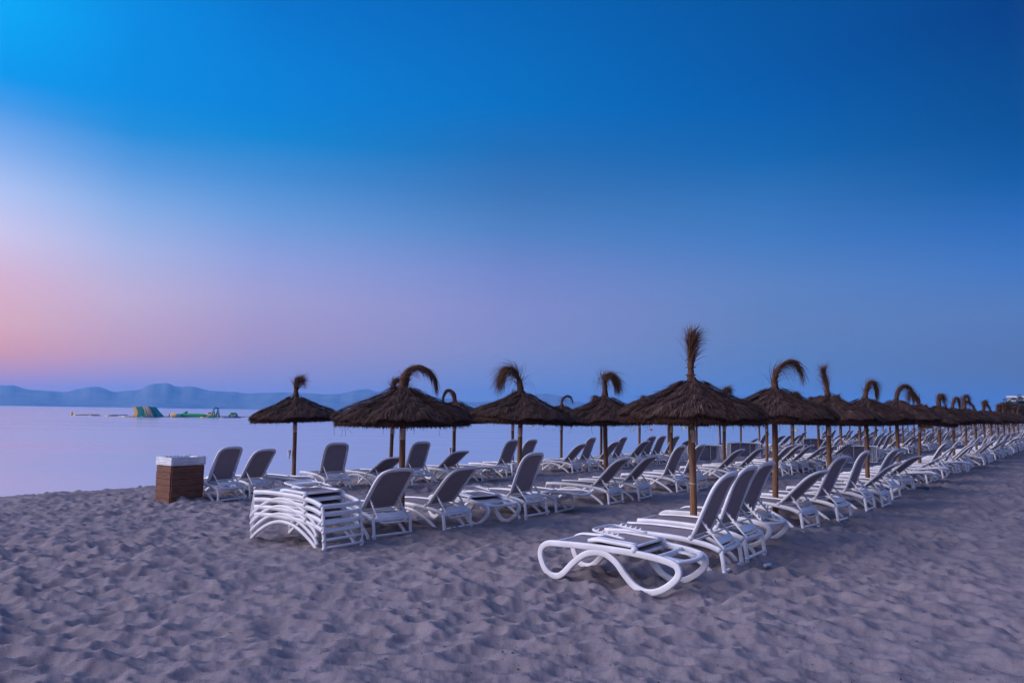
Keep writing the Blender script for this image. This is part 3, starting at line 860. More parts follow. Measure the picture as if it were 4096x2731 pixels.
# backrest in its own frame: hinge at origin, running along +u (=local x), rim in y; z = out of the back
def back_parts(Lb, style=0):
    W = .30
    fr = MB()
    sidep = [(0, W), (Lb*.5, W+.004), (Lb*.84, W-.012), (Lb*.95, W-.06), (Lb, W-.15)]
    pts = [(a, b, .0) for a, b in sidep] + [(Lb+.008, 0, .0)] + [(a, -b, .0) for a, b in sidep[::-1]]
    P = cr(pts, 5)
    # slight backward curl at the top
    P[:, 2] = -.05 * np.clip((P[:, 0] - Lb*.65) / (Lb*.35), 0, 1.2)**2
    fr.tube(P, (.022, .034), 10, side=None, power=3)
    fr.tube([(.0, y, 0) for y in np.linspace(-W, W, 5)], (.015, .015), 8, side=(0, 0, 1))
    if style:
        Q = P*np.array([.97, .86, 1]) + np.array([.015, 0, .012]); fr.tube(Q, (.014, .022), 8, power=3)
    sl_ = MB()
    xs = np.linspace(.015, Lb - .02, 10)
    hw = np.interp(xs, [a for a, b in sidep], [b for a, b in sidep]) - .012
    n, k = len(xs), 7
    V = []
    for i in range(n):
        for j in range(k):
            y = hw[i] * (j/(k-1)*2-1)
            V.append((xs[i], y, -.05*np.clip((xs[i]-Lb*.65)/(Lb*.35), 0, 1.2)**2 - .012*(1-(y/hw[i])**2)))
    o = len(V); V += [(a, b, c-.006) for a, b, c in V]
    F = []
    for i in range(n-1):
        for j in range(k-1):
            a, b, c, d_ = i*k+j, i*k+j+1, (i+1)*k+j+1, (i+1)*k+j
            F.append((a, d_, c, b)); F.append((o+a, o+b, o+c, o+d_))
    sl_.add(V, F)
    return fr, sl_
def bracket_part(Lk=.43, teeth=False, plate=True):
    """u along +x from pivot to the lower end, y across"""
    m = MB(); W = .262
    pts = [(0, W, 0), (Lk*.5, W-.006, 0), (Lk*.88, W-.02, 0), (Lk*.985, W-.07, 0), (Lk, W-.15, 0)]
    P = cr(pts + [(Lk+.004, 0, 0)] + [(a, -b, c) for a, b, c in pts[::-1]], 4)
    m.tube(P, (.014, .013), 8)
    if plate:
        m.tube([(Lk*.45, y, 0) for y in np.linspace(-W+.01, W-.01, 5)], (.011, .011), 6, side=(0, 0, 1))
        m.box((Lk*.60, -W+.02, -.008), (Lk*.80, W-.02, .006), bev=.004)
        m.tube([(Lk*.88, y, 0) for y in np.linspace(-W+.02, W-.02, 5)], (.010, .010), 6, side=(0, 0, 1))
    nt_ = 5 if teeth else 3
    for s in (-1, 1):
        for i in range(nt_):
            u = Lk*(.18 + (.7 if teeth else .45)*i/nt_)
            h = .035 if teeth else .016
            m.add([(u, s*W-.008, .01), (u+.035, s*W-.008, .01), (u-.006, s*W-.008, .01+h), (u, s*W+.008, .01), (u+.035, s*W+.008, .01), (u-.006, s*W+.008, .01+h)],
                  [(0, 1, 2), (5, 4, 3), (0, 3, 4, 1), (1, 4, 5, 2), (2, 5, 3, 0)], False)
    return m
def omega_parts():
    P = {}
    lp = [(1.58,.352),(1.67,.30),(1.695,.21),(1.645,.085),(1.56,.015),(1.46,.012),(1.38,.06),(1.26,.18),(1.12,.285),(.98,.327),(.85,.318),(.73,.25),(.63,.14),(.52,.045),(.40,.004),(.28,.02),(.16,.085),(.06,.175),(.03,.25),(.075,.315),(.25,.352),(.51,.372),(.76,.378),(1.1,.376),(1.42,.364)]
    sf = []
    for s in (-1, 1):
        m = MB(); m.tube(xz(cr(lp, 5, True), s*(HALF+.01)), (.034, .023), 12, closed=True, side=(0, 1, 0), power=5); sf.append(m)
    P['side_frame'] = sf
    cb = MB()
    for x, z in ((1.56, .352), (.52, .35), (1.0, .345)):
        cb.tube([(x, y, z) for y in np.linspace(-HALF, HALF, 5)], (.02, .02), 8, side=(0, 0, 1))
    P['cross_bar'] = cb
    tr = MB()
    # curved rear tray with an oval opening
    oy = np.linspace(-1, 1, 13)
    outer = [(.09 - .10*(1-(v*v)), v*HALF*.98, .33) for v in oy]
    tr.tube(outer, (.034, .018), 8, side=(0, 0, 1), power=4)
    inner = [(.30 - .02*(1-v*v), v*HALF*.98, .345) for v in oy]
    tr.tube(inner, (.02, .03), 8, side=(0, 0, 1), power=4)
    for s in (-1, 1):
        tr.tube([(.06, s*.17, .332), (.18, s*.2, .338), (.29, s*.18, .345)], (.012, .05), 8, side=(0, 1, 0), power=4)
    P['rear_tray'] = tr
    se = MB()
    xs = np.linspace(.55, 1.57, 12); ys = np.linspace(-HALF+.012, HALF-.012, 7)
    sheet(se, xs, ys, lambda i, j: np.interp(xs[i], [.5, .9, 1.57], [.385, .392, .37]) - .016*(1-(ys[j]/HALF)**2), .006)
    P['seat_sling'] = se
    kn = []
    for s in (-1, 1):
        m = MB(); m.sphere((.52, s*(HALF+.01), .405), .038, 12, 8); kn.append(m)
    P['hinge_knob'] = kn
    return P
KP = {'alfa': alfa_parts(), 'omega': omega_parts()}
HINGE = {'alfa': (.385, 0, .375), 'omega': (.52, 0, .40)}
BK = {('alfa', 'up'): back_parts(.80), ('omega', 'up'): back_parts(.80, 1), ('alfa', 'fold'): back_parts(.64), ('omega', 'fold'): back_parts(.62, 1)}
BRK = {'alfa': bracket_part(), 'omega': bracket_part(teeth=True, plate=False), 'stackrods': bracket_part(.46)}
_meshcache = {}
def M_(key, mb, mats, name):
    if key not in _meshcache: _meshcache[key] = mb.mesh(name, mats)
    return _meshcache[key]
def back_mats(kind, th):
    """matrices (lounger space) for the backrest and its bracket; th degrees above horizontal towards the rear; 180 = folded onto the seat"""
    H = Vector(HINGE[kind])
    if th > 150:
        MBk = Matrix.Translation(H + Vector((0, 0, .035))) @ Euler((0, math.radians(-(0.0)), 0)).to_matrix().to_4x4() @ Euler((0, math.radians(-2.5), 0)).to_matrix().to_4x4()
        MBr = MBk @ Matrix.Translation((.16, 0, .05)) @ Euler((0, math.radians(-4), 0)).to_matrix().to_4x4()
        return MBk, MBr
    a = math.radians(th)
    # local u axis -> (-cos a, 0, sin a); back (z) -> rearwards/downwards
    ux = Vector((-math.cos(a), 0, math.sin(a))); uy = Vector((0, -1, 0)); uz = ux.cross(uy)
    R = Matrix((ux, uy, uz)).transposed().to_4x4()
    MBk = Matrix.Translation(H + ux*.03) @ R
    A = H + ux*.23
    if th < 12:
        v = ux; A = A + Vector((0, 0, -.03))
    else:
        B = Vector((.045 if kind == 'alfa' else .12, 0, .30)); v = (B - A); v.y = 0; v.normalize()
    vy = Vector((0, -1, 0)); vz = v.cross(vy)
    MBr = Matrix.Translation(A) @ Matrix((v, vy, vz)).transposed().to_4x4()
    return MBk, MBr
def lounger(kind, th, M, label, group, parts=True, brk=None, cat='sun lounger', name='sun_lounger'):
    fold = 'fold' if th > 150 else 'up'
    MBk, MBr = back_mats(kind, th)
    if not parts:
        key = ('far', kind, th)
        if key not in _meshcache:
            b = MB()
            for k, v in KP[kind].items():
                for q in (v if isinstance(v, list) else [v]): b.merge(q, None, 1 if k == 'seat_sling' else 0)
            b.merge(BK[kind, fold][0], MBk, 0); b.merge(BK[kind, fold][1], MBk, 1); b.merge(BRK[kind], MBr, 0)
            _meshcache[key] = b.mesh(name, [MW, MF])
        o = obj(name, _meshcache[key]); o.matrix_world = M
        return tag(o, label, cat, group)
    rt = obj(name, None); rt.empty_display_size = .2; rt.matrix_world = M
    tag(rt, label, cat, group)
    for k, v in KP[kind].items():
        for i, q in enumerate(v if isinstance(v, list) else [v]):
            obj(k, M_((kind, k, i), q, MF if k == 'seat_sling' else MW, k), rt)
    bf = obj('backrest', M_((kind, fold, 'b'), BK[kind, fold][0], MW, 'backrest'), rt); bf.matrix_local = MBk
    obj('backrest_sling', M_((kind, fold, 's'), BK[kind, fold][1], MF, 'backrest_sling'), bf)
    br = obj('support_bracket', M_((kind, brk), BRK[brk or kind], MW, 'support_bracket'), rt); br.matrix_local = MBr
    return rt
def place(s, t, yaw=0.0, dz=-.005, extra=None):
    M = Matrix.Translation(ground(s, t, dz)) @ Euler((0, 0, BASE_ROT + math.radians(yaw))).to_matrix().to_4x4()
    # follow the slope of the beach a little
    return M if extra is None else M @ extra

G_UP = 'sun loungers set out in rows on the beach'
# hand placed, nearest first: (row, s, t, kind, angle, yaw, label)
HL = [
 (1, 3.31, 7.17, 'omega', 180, 2, 'nearest white lounger with looping curved sides and its backrest folded flat on the seat'),
 (1, 3.43, 8.45, 'alfa', 66, 5, 'white lounger with raised grey back directly behind the nearest folded loop-sided lounger'),
 (1, 3.52, 9.42, 'alfa', 69, 2, 'white raised-back lounger just this side of the big brush-crested umbrella pole'),
 (1, 3.55, 10.45, 'omega', 66, 0, 'white loop-sided lounger with a double-rimmed raised back beyond the brush-crested umbrella pole'),
 (1, 3.77, 12.55, 'alfa', 45, -4, 'white lounger with half lowered dark back in front of the hook-crested umbrella pole'),
 (1, 3.57, 13.83, 'alfa', 65, -4, 'white lounger with steep back just beyond the hook-crested umbrella pole'),
 (1, 3.58, 15.75, 'alfa', 69, 0, 'white lounger with nearly upright thin-looking back before the narrow-crested umbrella pole'),
 (1, 3.5, 16.72, 'alfa', 42, 0, 'white lounger with low back just past the narrow-crested umbrella pole'),
 (1, 3.67, 18.55, 'alfa', 63, -2, 'white lounger with steep back beside the fourth landward umbrella pole'),
 (1, 3.75, 19.75, 'omega', 52, 0, 'white loop-sided lounger with pale back frame beyond the fourth landward umbrella pole'),
 (1, 3.81, 20.75, 'alfa', 40, -10, 'white lounger turned aside so its wide dark low back shows, landward row'),
 (1, 3.83, 21.75, 'alfa', 4, -4, 'white lounger laid completely flat before the fifth landward umbrella pole'),
 (1, 3.8, 23.5, 'alfa', 8, 0, 'white flat lounger just beyond the fifth landward umbrella pole'),
 (1, 3.8, 24.5, 'alfa', 30, 0, 'white lounger with very low tilted back, second beyond the fifth landward umbrella pole'),
 (2, 8.35, 7.56, 'alfa', 52, -6, 'white lounger with broad raised back right beside the stacked loungers'),
 (2, 8.08, 8.70, 'alfa', 50, 4, 'white lounger with raised back beyond the big-arch umbrella pole, second from the stack'),
 (2, 7.8, 9.55, 'omega', 180, -9, 'white loop-sided lounger folded flat, in the middle row behind the raised loungers'),
 (2, 8.07, 10.79, 'alfa', 68, 2, 'white lounger with steep brown-grey back before the weeping-crested umbrella pole'),
 (2, 8.04, 11.65, 'alfa', 3, 6, 'white lounger lying flat beside the weeping-crested umbrella pole'),
 (2, 7.98, 13.45, 'alfa', 47, 5, 'white lounger with half raised back just before the parted-crest umbrella pole'),
 (2, 8., 14.75, 'alfa', 47, 5, 'white lounger with half raised back just beyond the parted-crest umbrella pole'),
 (2, 8.05, 16.75, 'alfa', 66, 3, 'white lounger with steep back, first before the fourth middle umbrella pole'),
 (2, 7.94, 17.65, 'alfa', 66, 4, 'white lounger with steep back close beside the fourth middle umbrella pole'),
 (2, 8.2, 20.4, 'alfa', 45, 2, 'white lounger with half raised back just before the fifth middle umbrella pole'),
 (2, 8.1, 21.75, 'alfa', 45, 2, 'white lounger with half raised back just past the fifth middle umbrella pole'),
 (2, 7.87, 23.8, 'alfa', 48, 2, 'white lounger with half raised back just before the sixth middle umbrella pole'),
 (2, 8., 25.1, 'alfa', 46, 2, 'white lounger with half raised back, first past the sixth middle umbrella pole'),
 (2, 7.9, 25.95, 'alfa', 44, 2, 'white lounger with half raised back, second past the sixth middle umbrella pole'),
 (2, 7.72, 26.85, 'alfa', 40, 2, 'white lounger with low back and a white ashtray cone at its corner'),
 (3, 14.55, 8.54, 'alfa', 68, 10, 'white lounger with steep pale back right beside the wooden bin'),
 (3, 14.9, 9.50, 'alfa', 57, 9, 'white lounger with raised pale back, second from the wooden bin'),
 (3, 14.78, 10.22, 'alfa', 2, 12, 'white lounger lying flat in front of the first seaward umbrella pole'),
 (3, 14.68, 11.45, 'alfa', 70, -12, 'white lounger turned away with upright pale back beyond the first seaward umbrella pole'),
 (3, 14.27, 12.7, 'alfa', 33, 0, 'white lounger with low back seen left of the big-arch umbrella pole'),
 (3, 14.18, 13.85, 'alfa', 68, -5, 'white lounger with upright back seen right of the big-arch umbrella pole'),
 (3, 13.9, 14.95, 'omega', 38, 0, 'white loop-sided lounger with low dark back before the ring-crested umbrella pole'),
 (3, 13.73, 16.05, 'alfa', 4, 8, 'white lounger lying flat just beyond the ring-crested umbrella pole'),
 (3, 13.98, 17.5, 'alfa', 66, 2, 'white lounger with steep back beyond the ring-crested umbrella, first of an upright pair'),
 (3, 13.9, 18.35, 'alfa', 66, 2, 'white lounger with steep back beyond the ring-crested umbrella, second of an upright pair'),
 (3, 13.56, 20.37, 'alfa', 47, 5, 'white lounger with half raised back before the thin-hook-crested seaward umbrella pole'),
 (3, 13.45, 21.2, 'alfa', 69, 5, 'white lounger with upright back before the thin-hook-crested seaward umbrella pole'),
 (3, 13.5, 22.5, 'alfa', 50, 4, 'white lounger with half raised back beyond the thin-hook-crested seaward umbrella'),
 (3, 13.55, 23.45, 'alfa', 66, 6, 'white lounger with steep back before the sixth seaward umbrella pole'),
 (3, 13.5, 24.7, 'alfa', 48, 0, 'white lounger with half raised back beyond the sixth seaward umbrella pole'),
 (3, 13.5, 25.55, 'alfa', 66, 0, 'white lounger with steep back, second beyond the sixth seaward umbrella pole'),
 (3, 13.5, 26.4, 'alfa', 66, 0, 'white lounger with steep back before the seventh seaward umbrella pole'),
 (3, 13.5, 27.5, 'alfa', 62, 0, 'white lounger with steep back beyond the seventh seaward umbrella pole'),
 (3, 13.5, 28.35, 'alfa', 45, 0, 'white lounger with half raised back, second beyond the seventh seaward umbrella pole'),
]
for row, s, t, kind, th, yaw, lab in HL:
    lounger(kind, th, place(s, t, yaw), lab, G_UP)

# the stack of four loungers
for k in range(4):
    top = k == 3
    M = place(8.13, 6.47, 4, -.005) @ Matrix.Translation((0.012*k, 0, .104*k))
    lounger('alfa', 180, M, ['bottom lounger of the stack of four white loungers, feet in the sand','second lounger from the bottom in the stack of four white loungers','third lounger from the bottom in the stack of four white loungers','topmost lounger of the stack, its grey back folded over the seat'][k], 'loungers in the stack', True, 'stackrods')

# the rest of the rows, filled group by group between the poles
TXT = {66: 'steep back', 60: 'steep back', 46: 'half raised back', 38: 'low back', 4: 'back laid flat', 58: 'loop-sided frame'}
RACKS = [(13.4, 30.0), (13.4, 34.6), (8.1, 33.8), (13.5, 46.0)]
NFAR = 0
for row, U, s0, t0, t1 in ((1, U1, 3.75, 25.6, 62.5), (2, U2, 8.0, 28.2, 96), (3, U3, 13.6, 36.2, 88)):
    for k in range(len(U) - 1):
        a, b = U[k][1], U[k+1][1]
        n = 4 if row < 3 else 3
        gap = (b - a) / n
        idx = 0
        for i in range(n):
            tt = a + gap*(i + .5)
            if tt < t0 or tt > t1: continue
            if any(abs(rs - s0) < 1.5 and abs(rt_ - tt) < 1.3 for rs, rt_ in RACKS): continue
            if rnd.random() < (.06 if tt < 30 else .16): continue
            th = rnd.choice([66, 60, 46, 46, 46, 38, 66, 60] + ([4] if row == 1 else []))
            kind = 'omega' if rnd.random() < .12 else 'alfa'
            if kind == 'omega': th = 58
            far = tt > 48
            lab = f"white lounger, {TXT[th]}, {ORD[idx]} past the {ordw(k)} umbrella pole of the {ROWN[row]}" if not far else f"tiny far white lounger, deep in the {ROWN[row]}"
            lounger(kind, th, place(s0 + rnd.uniform(-.12, .12), tt + rnd.uniform(-.05, .05), rnd.gauss(0, 3)), lab, G_UP if not far else f'far loungers of the {ROWN[row]}', parts=not far)
            idx += 1; NFAR += 1
# beyond what one can count: the far end of the rows as one mass
mass = MB()
for row, s0, ta, tb, st_ in ((2, 8.0, 97, 128, .85), (3, 13.6, 89, 150, .9)):
    t = ta
    while t < tb:
        th = rnd.choice([66, 60, 46])
        _, MBr = back_mats('alfa', th); MBk, _ = back_mats('alfa', th)
        b = MB()
        for y in (-HALF, HALF):
            b.box((0, y-.025, .28), (1.5, y+.025, .37)); b.box((-.02, y-.02, 0), (.02, y+.02, .3)); b.box((1.5, y-.02, 0), (1.54, y+.02, .3))
        b.box((.4, -.3, .33), (1.5, .3, .345), mi=1)
        b2 = MB(); b2.box((0, -.31, -.02), (.8, -.26, .02)); b2.box((0, .26, -.02), (.8, .31, .02)); b2.box((.75, -.26, -.02), (.8, .26, .02)); b2.box((0, -.26, -.006), (.75, .26, .006), mi=1)
        b.merge(b2, MBk)
        mass.merge(b, place(s0, t, rnd.gauss(0, 3))); t += st_
o = obj('far_loungers', mass.mesh('far_loungers', [MW, MF])); tag(o, 'far end of the lounger rows where single ones blur together', 'loungers', None, 'stuff')

# loungers tipped onto their sides and leaned together in short packs
tip = Euler((math.radians(90), 0, 0)).to_matrix().to_4x4()
PACKN = ['nearest tipped pack on the crest','second tipped pack on the crest','tipped pack in the middle row','farthest tipped pack on the crest']
for pi_, (s, t) in enumerate(RACKS):
    for k in range(4):
        yaw = [62, 60, 58, 60][pi_]
        M = Matrix.Translation(ground(s, t, .335)) @ Euler((0, 0, BASE_ROT + math.radians(yaw))).to_matrix().to_4x4() @ Matrix.Translation((-.75 + .01*k, .11*k, 0)) @ tip
        lounger('alfa', 3, M, f"white lounger tipped on its side, {ORD[k]} layer of the {PACKN[pi_]}", 'loungers tipped on their sides')

# ------------------------------------------------------------------ bin
def build_bin():
    M0 = Vector((-6.96, 15.12, -.20))
    ex = Vector((.41, .55, 0)); wx = ex.length + .06; ex.normalize()
    ey = Vector((-.50, .32, 0)); wy = ey.length + .02; ey.normalize()
    A = math.atan2(ex.y, ex.x)
    wx, wy, H = .70, .58, .96
    rt = root('waste_bin', M0, A, 'square wooden slat bin with a white liner bag folded over its rim', 'bin')
    ang = math.atan2(ey.y, ey.x) - A
    # outer boards: 7 courses on each of four sides
    for nm, side in (('board_panel', 0), ('board_panel', 1), ('board_panel', 2), ('board_panel', 3)):
        mb = MB(); n = 7; h = (H - .04)/n
        for k in range(n):
            z0, z1 = k*h + .003, (k+1)*h - .003
            z0 -= .10 if k == 0 else 0
            j = rnd.uniform(-.004, .004)
            if side == 0: mb.box((0, -.02+j, z0), (wx, .002+j, z1), bev=.003)
            if side == 1: mb.box((0, wy-.002+j, z0), (wx, wy+.02+j, z1), bev=.003)
            if side == 2: mb.box((-.02+j, .004, z0), (.002+j, wy-.004, z1), bev=.003)
            if side == 3: mb.box((wx-.002+j, .004, z0), (wx+.02+j, wy-.004, z1), bev=.003)
        obj(nm, mb.mesh(nm, MWOOD), rt)
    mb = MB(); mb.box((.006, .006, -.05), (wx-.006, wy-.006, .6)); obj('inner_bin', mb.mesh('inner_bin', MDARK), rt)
    # liner: folded collar with horizontal creases, open in the middle
    mb = MB(); z1 = H + .012; z0 = H - .155
    zs = np.linspace(z0, z1, 15)
    ring = [(-.026, -.026), (wx+.026, -.026), (wx+.026, wy+.026), (-.026, wy+.026)]
    V = []; seg = 12
    for i, z in enumerate(zs):
        for c in range(4):
            p, q = np.array(ring[c]), np.array(ring[(c+1) % 4])
            for k in range(seg):
                a = p + (q - p)*k/seg
                cen = np.array([wx/2, wy/2]); dd = a - cen
                bulge = .010*math.sin(i*2.3 + .4*math.sin(k*.9 + c*2)) + rnd.uniform(-.002, .003)
                V.append((*(a + dd/np.linalg.norm(dd)*bulge), z + .0025*math.sin(k*1.1 + c + i*.3)))
    m4 = seg*4
    inner = []
    for z in (z1 - .02, H - .25, H - .34):
        for c in range(4):
            p, q = np.array(ring[c]), np.array(ring[(c+1) % 4])
            for k in range(seg):
                a = p + (q - p)*k/seg; cen = np.array([wx/2, wy/2])
                inner.append((*(cen + (a - cen)*(.93 if z > H-.1 else .82) + np.array([rnd.uniform(-.008, .008)]*2)), z + rnd.uniform(-.006, .006)))
    V += inner
    F = []
    nr = len(zs) + 3
    for i in range(nr - 1):
        for k in range(m4):
            k2 = (k+1) % m4
            F.append((i*m4+k, i*m4+k2, (i+1)*m4+k2, (i+1)*m4+k))
    F.append(tuple((nr-1)*m4 + k for k in range(m4)))
    mb.add(V, F)
    obj('liner_bag', mb.mesh('liner_bag', MBAG), rt)
build_bin()

# ------------------------------------------------------------------ small things on the beach
def ashtray(s, t, z, label, arm=0):
    x, y = st2xy(s, t); g0 = float(gz(x, y))
    mb = MB()
    mb.lathe([(.012, 0), (.022, .05), (.036, .14), (.046, .2), (.05, .205), (.044, .2), (.034, .15), (.015, .02)], 14, capb=True)
    o = obj('ashtray_cone', None, None, (x, y, g0 + z)); 
    tag(o, label, 'ashtray', 'white ashtray cones')
    obj('cup', mb.mesh('cup', MW), o)
    sp = MB(); sp.tube([(0, 0, .01), (0, 0, -.12 if z < .6 else -.05)], .008, 6)
    if z > .6: sp.tube([(.0, 0, .1), (.045, .02, .1), (.09, .035, .1)], .006, 6)
    else: sp.tube([(0, 0, -.1), (.0, 0, -z-.05)], .008, 6)
    obj('bracket' if z > .6 else 'stake', sp.mesh('stake', MW), o)
def on_pole(U, k, ox, oy):
    x, y = st2xy(U[k][0], U[k][1]); x += ox; y += oy
    return NS[0]*x + NS[1]*y, T[0]*x + T[1]*y
ashtray(*on_pole(U3, 0, -.13, -.05), .78, 'white ashtray cone fixed to the first seaward umbrella pole')
ashtray(*on_pole(U3, 2, -.11, -.05), .72, 'white ashtray cone fixed to the ring-crested umbrella pole')
ashtray(*on_pole(U2, 1, -.14, .3), .62, 'white ashtray cone beside the weeping-crested umbrella pole')
ashtray(7.75, 27.25, .42, 'white ashtray cone standing at a lounger corner in the middle row')
ashtray(8.0, 35.6, .42, 'smaller looking white ashtray cone farther along the middle row of loungers')

def sign_box(U, k, w_, h_, label, name):
    s, t, _ = U[k]
    x, y, z = ground(s, t)
    rt = root(name, (x + .05, y - .13, z + RIMZ - h_ - .02), -.35, label, 'box')
    mb = MB(); mb.box((-.02, -.08, 0), (w_, .02, h_), bev=.006); obj('body', mb.mesh('body', MBOX), rt)
    mb = MB(); mb.box((-.03, -.09, h_), (w_+.01, .03, h_+.012), bev=.003); obj('lid', mb.mesh('lid', MBOX), rt)
    mb = MB(); mb.box((w_*.12, -.084, h_*.15), (w_*.8, -.081, h_*.85)); obj('front_plate', mb.mesh('front_plate', MBOX), rt)
    mb = MB(); mb.box((-.01, .02, h_*.3), (.03, .075, h_*.5)); obj('hook', mb.mesh('hook', MDARK), rt)
sign_box(U1, 5, .27, .17, 'yellow wooden box hanging on the sixth landward umbrella pole', 'pole_box')
sign_box(U1, 12, .46, .15, 'long yellow board box hanging far along the landward poles', 'pole_box')

def bag():
    mb = MB(); g = np.random.default_rng(3)
    V = []; F = []; n, k = 9, 16
    for i in range(n):
        ph = math.pi*.5*i/(n-1)
        for j in range(k):
            a = 2*math.pi*j/k
            q = 1 + .12*math.sin(3*a+1) + .07*math.sin(5*a + i) + g.normal(0, .03)
            V.append((.52*q*math.cos(a)*math.cos(ph), .34*q*math.sin(a)*math.cos(ph), .34*math.sin(ph)*(1+.14*math.sin(2*a))))
    for i in range(n-1):
        for j in range(k): F.append((i*k+j, i*k+(j+1) % k, (i+1)*k+(j+1) % k, (i+1)*k+j))
    mb.add(V, F)
    x, y, z = ground(18.2, 43.2)
    o = obj('tarpaulin_heap', mb.mesh('tarpaulin_heap', MBLUEBAG), None, (x, y, z - .02)); tag(o, 'crumpled dark blue plastic heap on the sand crest', 'tarpaulin')
bag()
def bottle(s, t, m, label, rz, sc=1.0):
    x, y = st2xy(s, t)
    z = float(gz(x, y)) + float(detail(np.array([x]), np.array([y]))[0]) + .03*sc
    rt = root('plastic_bottle', (x, y, z), rz, label, 'bottle'); rt.rotation_euler = (0, math.radians(88), rz)
    mb = MB(); mb.lathe([(.0, -.1), (.028, -.1), (.032, -.09), (.032, .02), (.028, .05), (.012, .085), (.012, .1)], 12); obj('body', mb.mesh('body', m), rt)
    mb = MB(); mb.lathe([(.0145, .09), (.0145, .112), (.0, .112)], 10); obj('cap', mb.mesh('cap', MBLUEBAG), rt)
    rt.scale = (sc, sc, sc)
bottle(3.19, 8.95, MCLEAR, 'small clear plastic bottle lying on the sand beside the front loungers', .6, .75)
bottle(3.55, 21.4, MBLUEBAG, 'blue plastic bottle lying behind the turned landward lounger', 1.4, 1.5)
def paper(s, t, label):
    x, y = st2xy(s, t); g = np.random.default_rng(int(t*10))
    z = float(gz(x, y)) + float(detail(np.array([x]), np.array([y]))[0])
    mb = MB(); V = [(.06*math.cos(a)*(1+.3*g.normal())*h, .05*math.sin(a)*(1+.3*g.normal())*h, .035*(1-h)+.01*g.random()) for h in (1, .6, .15) for a in np.linspace(0, 6.28, 9, endpoint=False)]
    F = [(i*9+j, i*9+(j+1) % 9, (i+1)*9+(j+1) % 9, (i+1)*9+j) for i in range(2) for j in range(9)]
    mb.add(V, F, False)
    o = obj('paper_scrap', mb.mesh('paper_scrap', MBAG), None, (x, y, z)); tag(o, label, 'litter')
paper(11.6, 27.3, 'crumpled white scrap on open sand behind the middle row')
paper(8.9, 17.9, 'crumpled white scrap under the loungers at the fourth middle pole')

# leaf and twig litter scattered over the near sand
def debris():
    g = np.random.default_rng(21); n = 2600
    r = 3.6 + (g.random(n)**1.6)*16; a = np.radians(g.uniform(-39, 39, n))
    x, y = r*np.sin(a), r*np.cos(a)
    z = gz(x, y) + detail(x, y)*(.35+.65) + .002
    A = np.zeros((n, 3, 2, 3)); L = g.uniform(.004, .018, n) * np.where(g.random(n) < .06, 2.6, 1); wd = g.uniform(.0015, .0045, n); yaw = g.random(n)*6.28
    for j in range(3):
        q = (j-1)
        P = np.stack([x + np.cos(yaw)*L*q, y + np.sin(yaw)*L*q, z + .004*(1-abs(q)) + g.uniform(0, .006, n)], -1)
        S = np.stack([-np.sin(yaw), np.cos(yaw), g.normal(0, .5, n)], -1)*(wd*(1 if j == 1 else .35))[:, None]
        A[:, j, 0] = P - S; A[:, j, 1] = P + S
    mb = MB(); mb.strips(A, 0, g.random(n))
    o = obj('leaf_litter', mb.mesh('leaf_litter', attr_mat('dry_leaf', (.025, .015, .015), (.13, .07, .05)))); tag(o, 'dark leaf and twig bits scattered on the sand', 'litter', None, 'stuff')
debris()

# ------------------------------------------------------------------ floating water park
SEA = -1.0
def col(name, c, r=.5, c2=None): return mat(name, c, r, col2=c2 or tuple(v*1.25 for v in c), scale=1.5)
MTEAL = col('teal_vinyl', (.003, .19, .17)); MYEL = col('yellow_vinyl', (.85, .45, .08)); MGREEN = col('green_vinyl', (.006, .28, .08)); MNAVY = col('navy_vinyl', (.008, .04, .22)); MMESH = col('beige_net', (.34, .27, .20)); MSLATE = col('grey_vinyl', (.10, .10, .16))
MRED = col('red_buoy_paint', (.25, .03, .03)); MBUOY = col('yellow_buoy_paint', (.45, .33, .03))
def sea_at(px, py, z=SEA):
    d = px_dir(px, py); k = (z - EYE)/d.z
    return Vector((d.x*k, d.y*k, z))
def prism(mb, prof, y0, y1, mi=0, smooth=False):
    n = len(prof)
    V = [(a, y0, b) for a, b in prof] + [(a, y1, b) for a, b in prof]
    F = [tuple(range(n-1, -1, -1)), tuple(range(n, 2*n))] + [(i, (i+1) % n, n+(i+1) % n, n+i) for i in range(n)]
    F = [tuple(reversed(q)) for q in F]
    mb.add(V, F, smooth, mi)
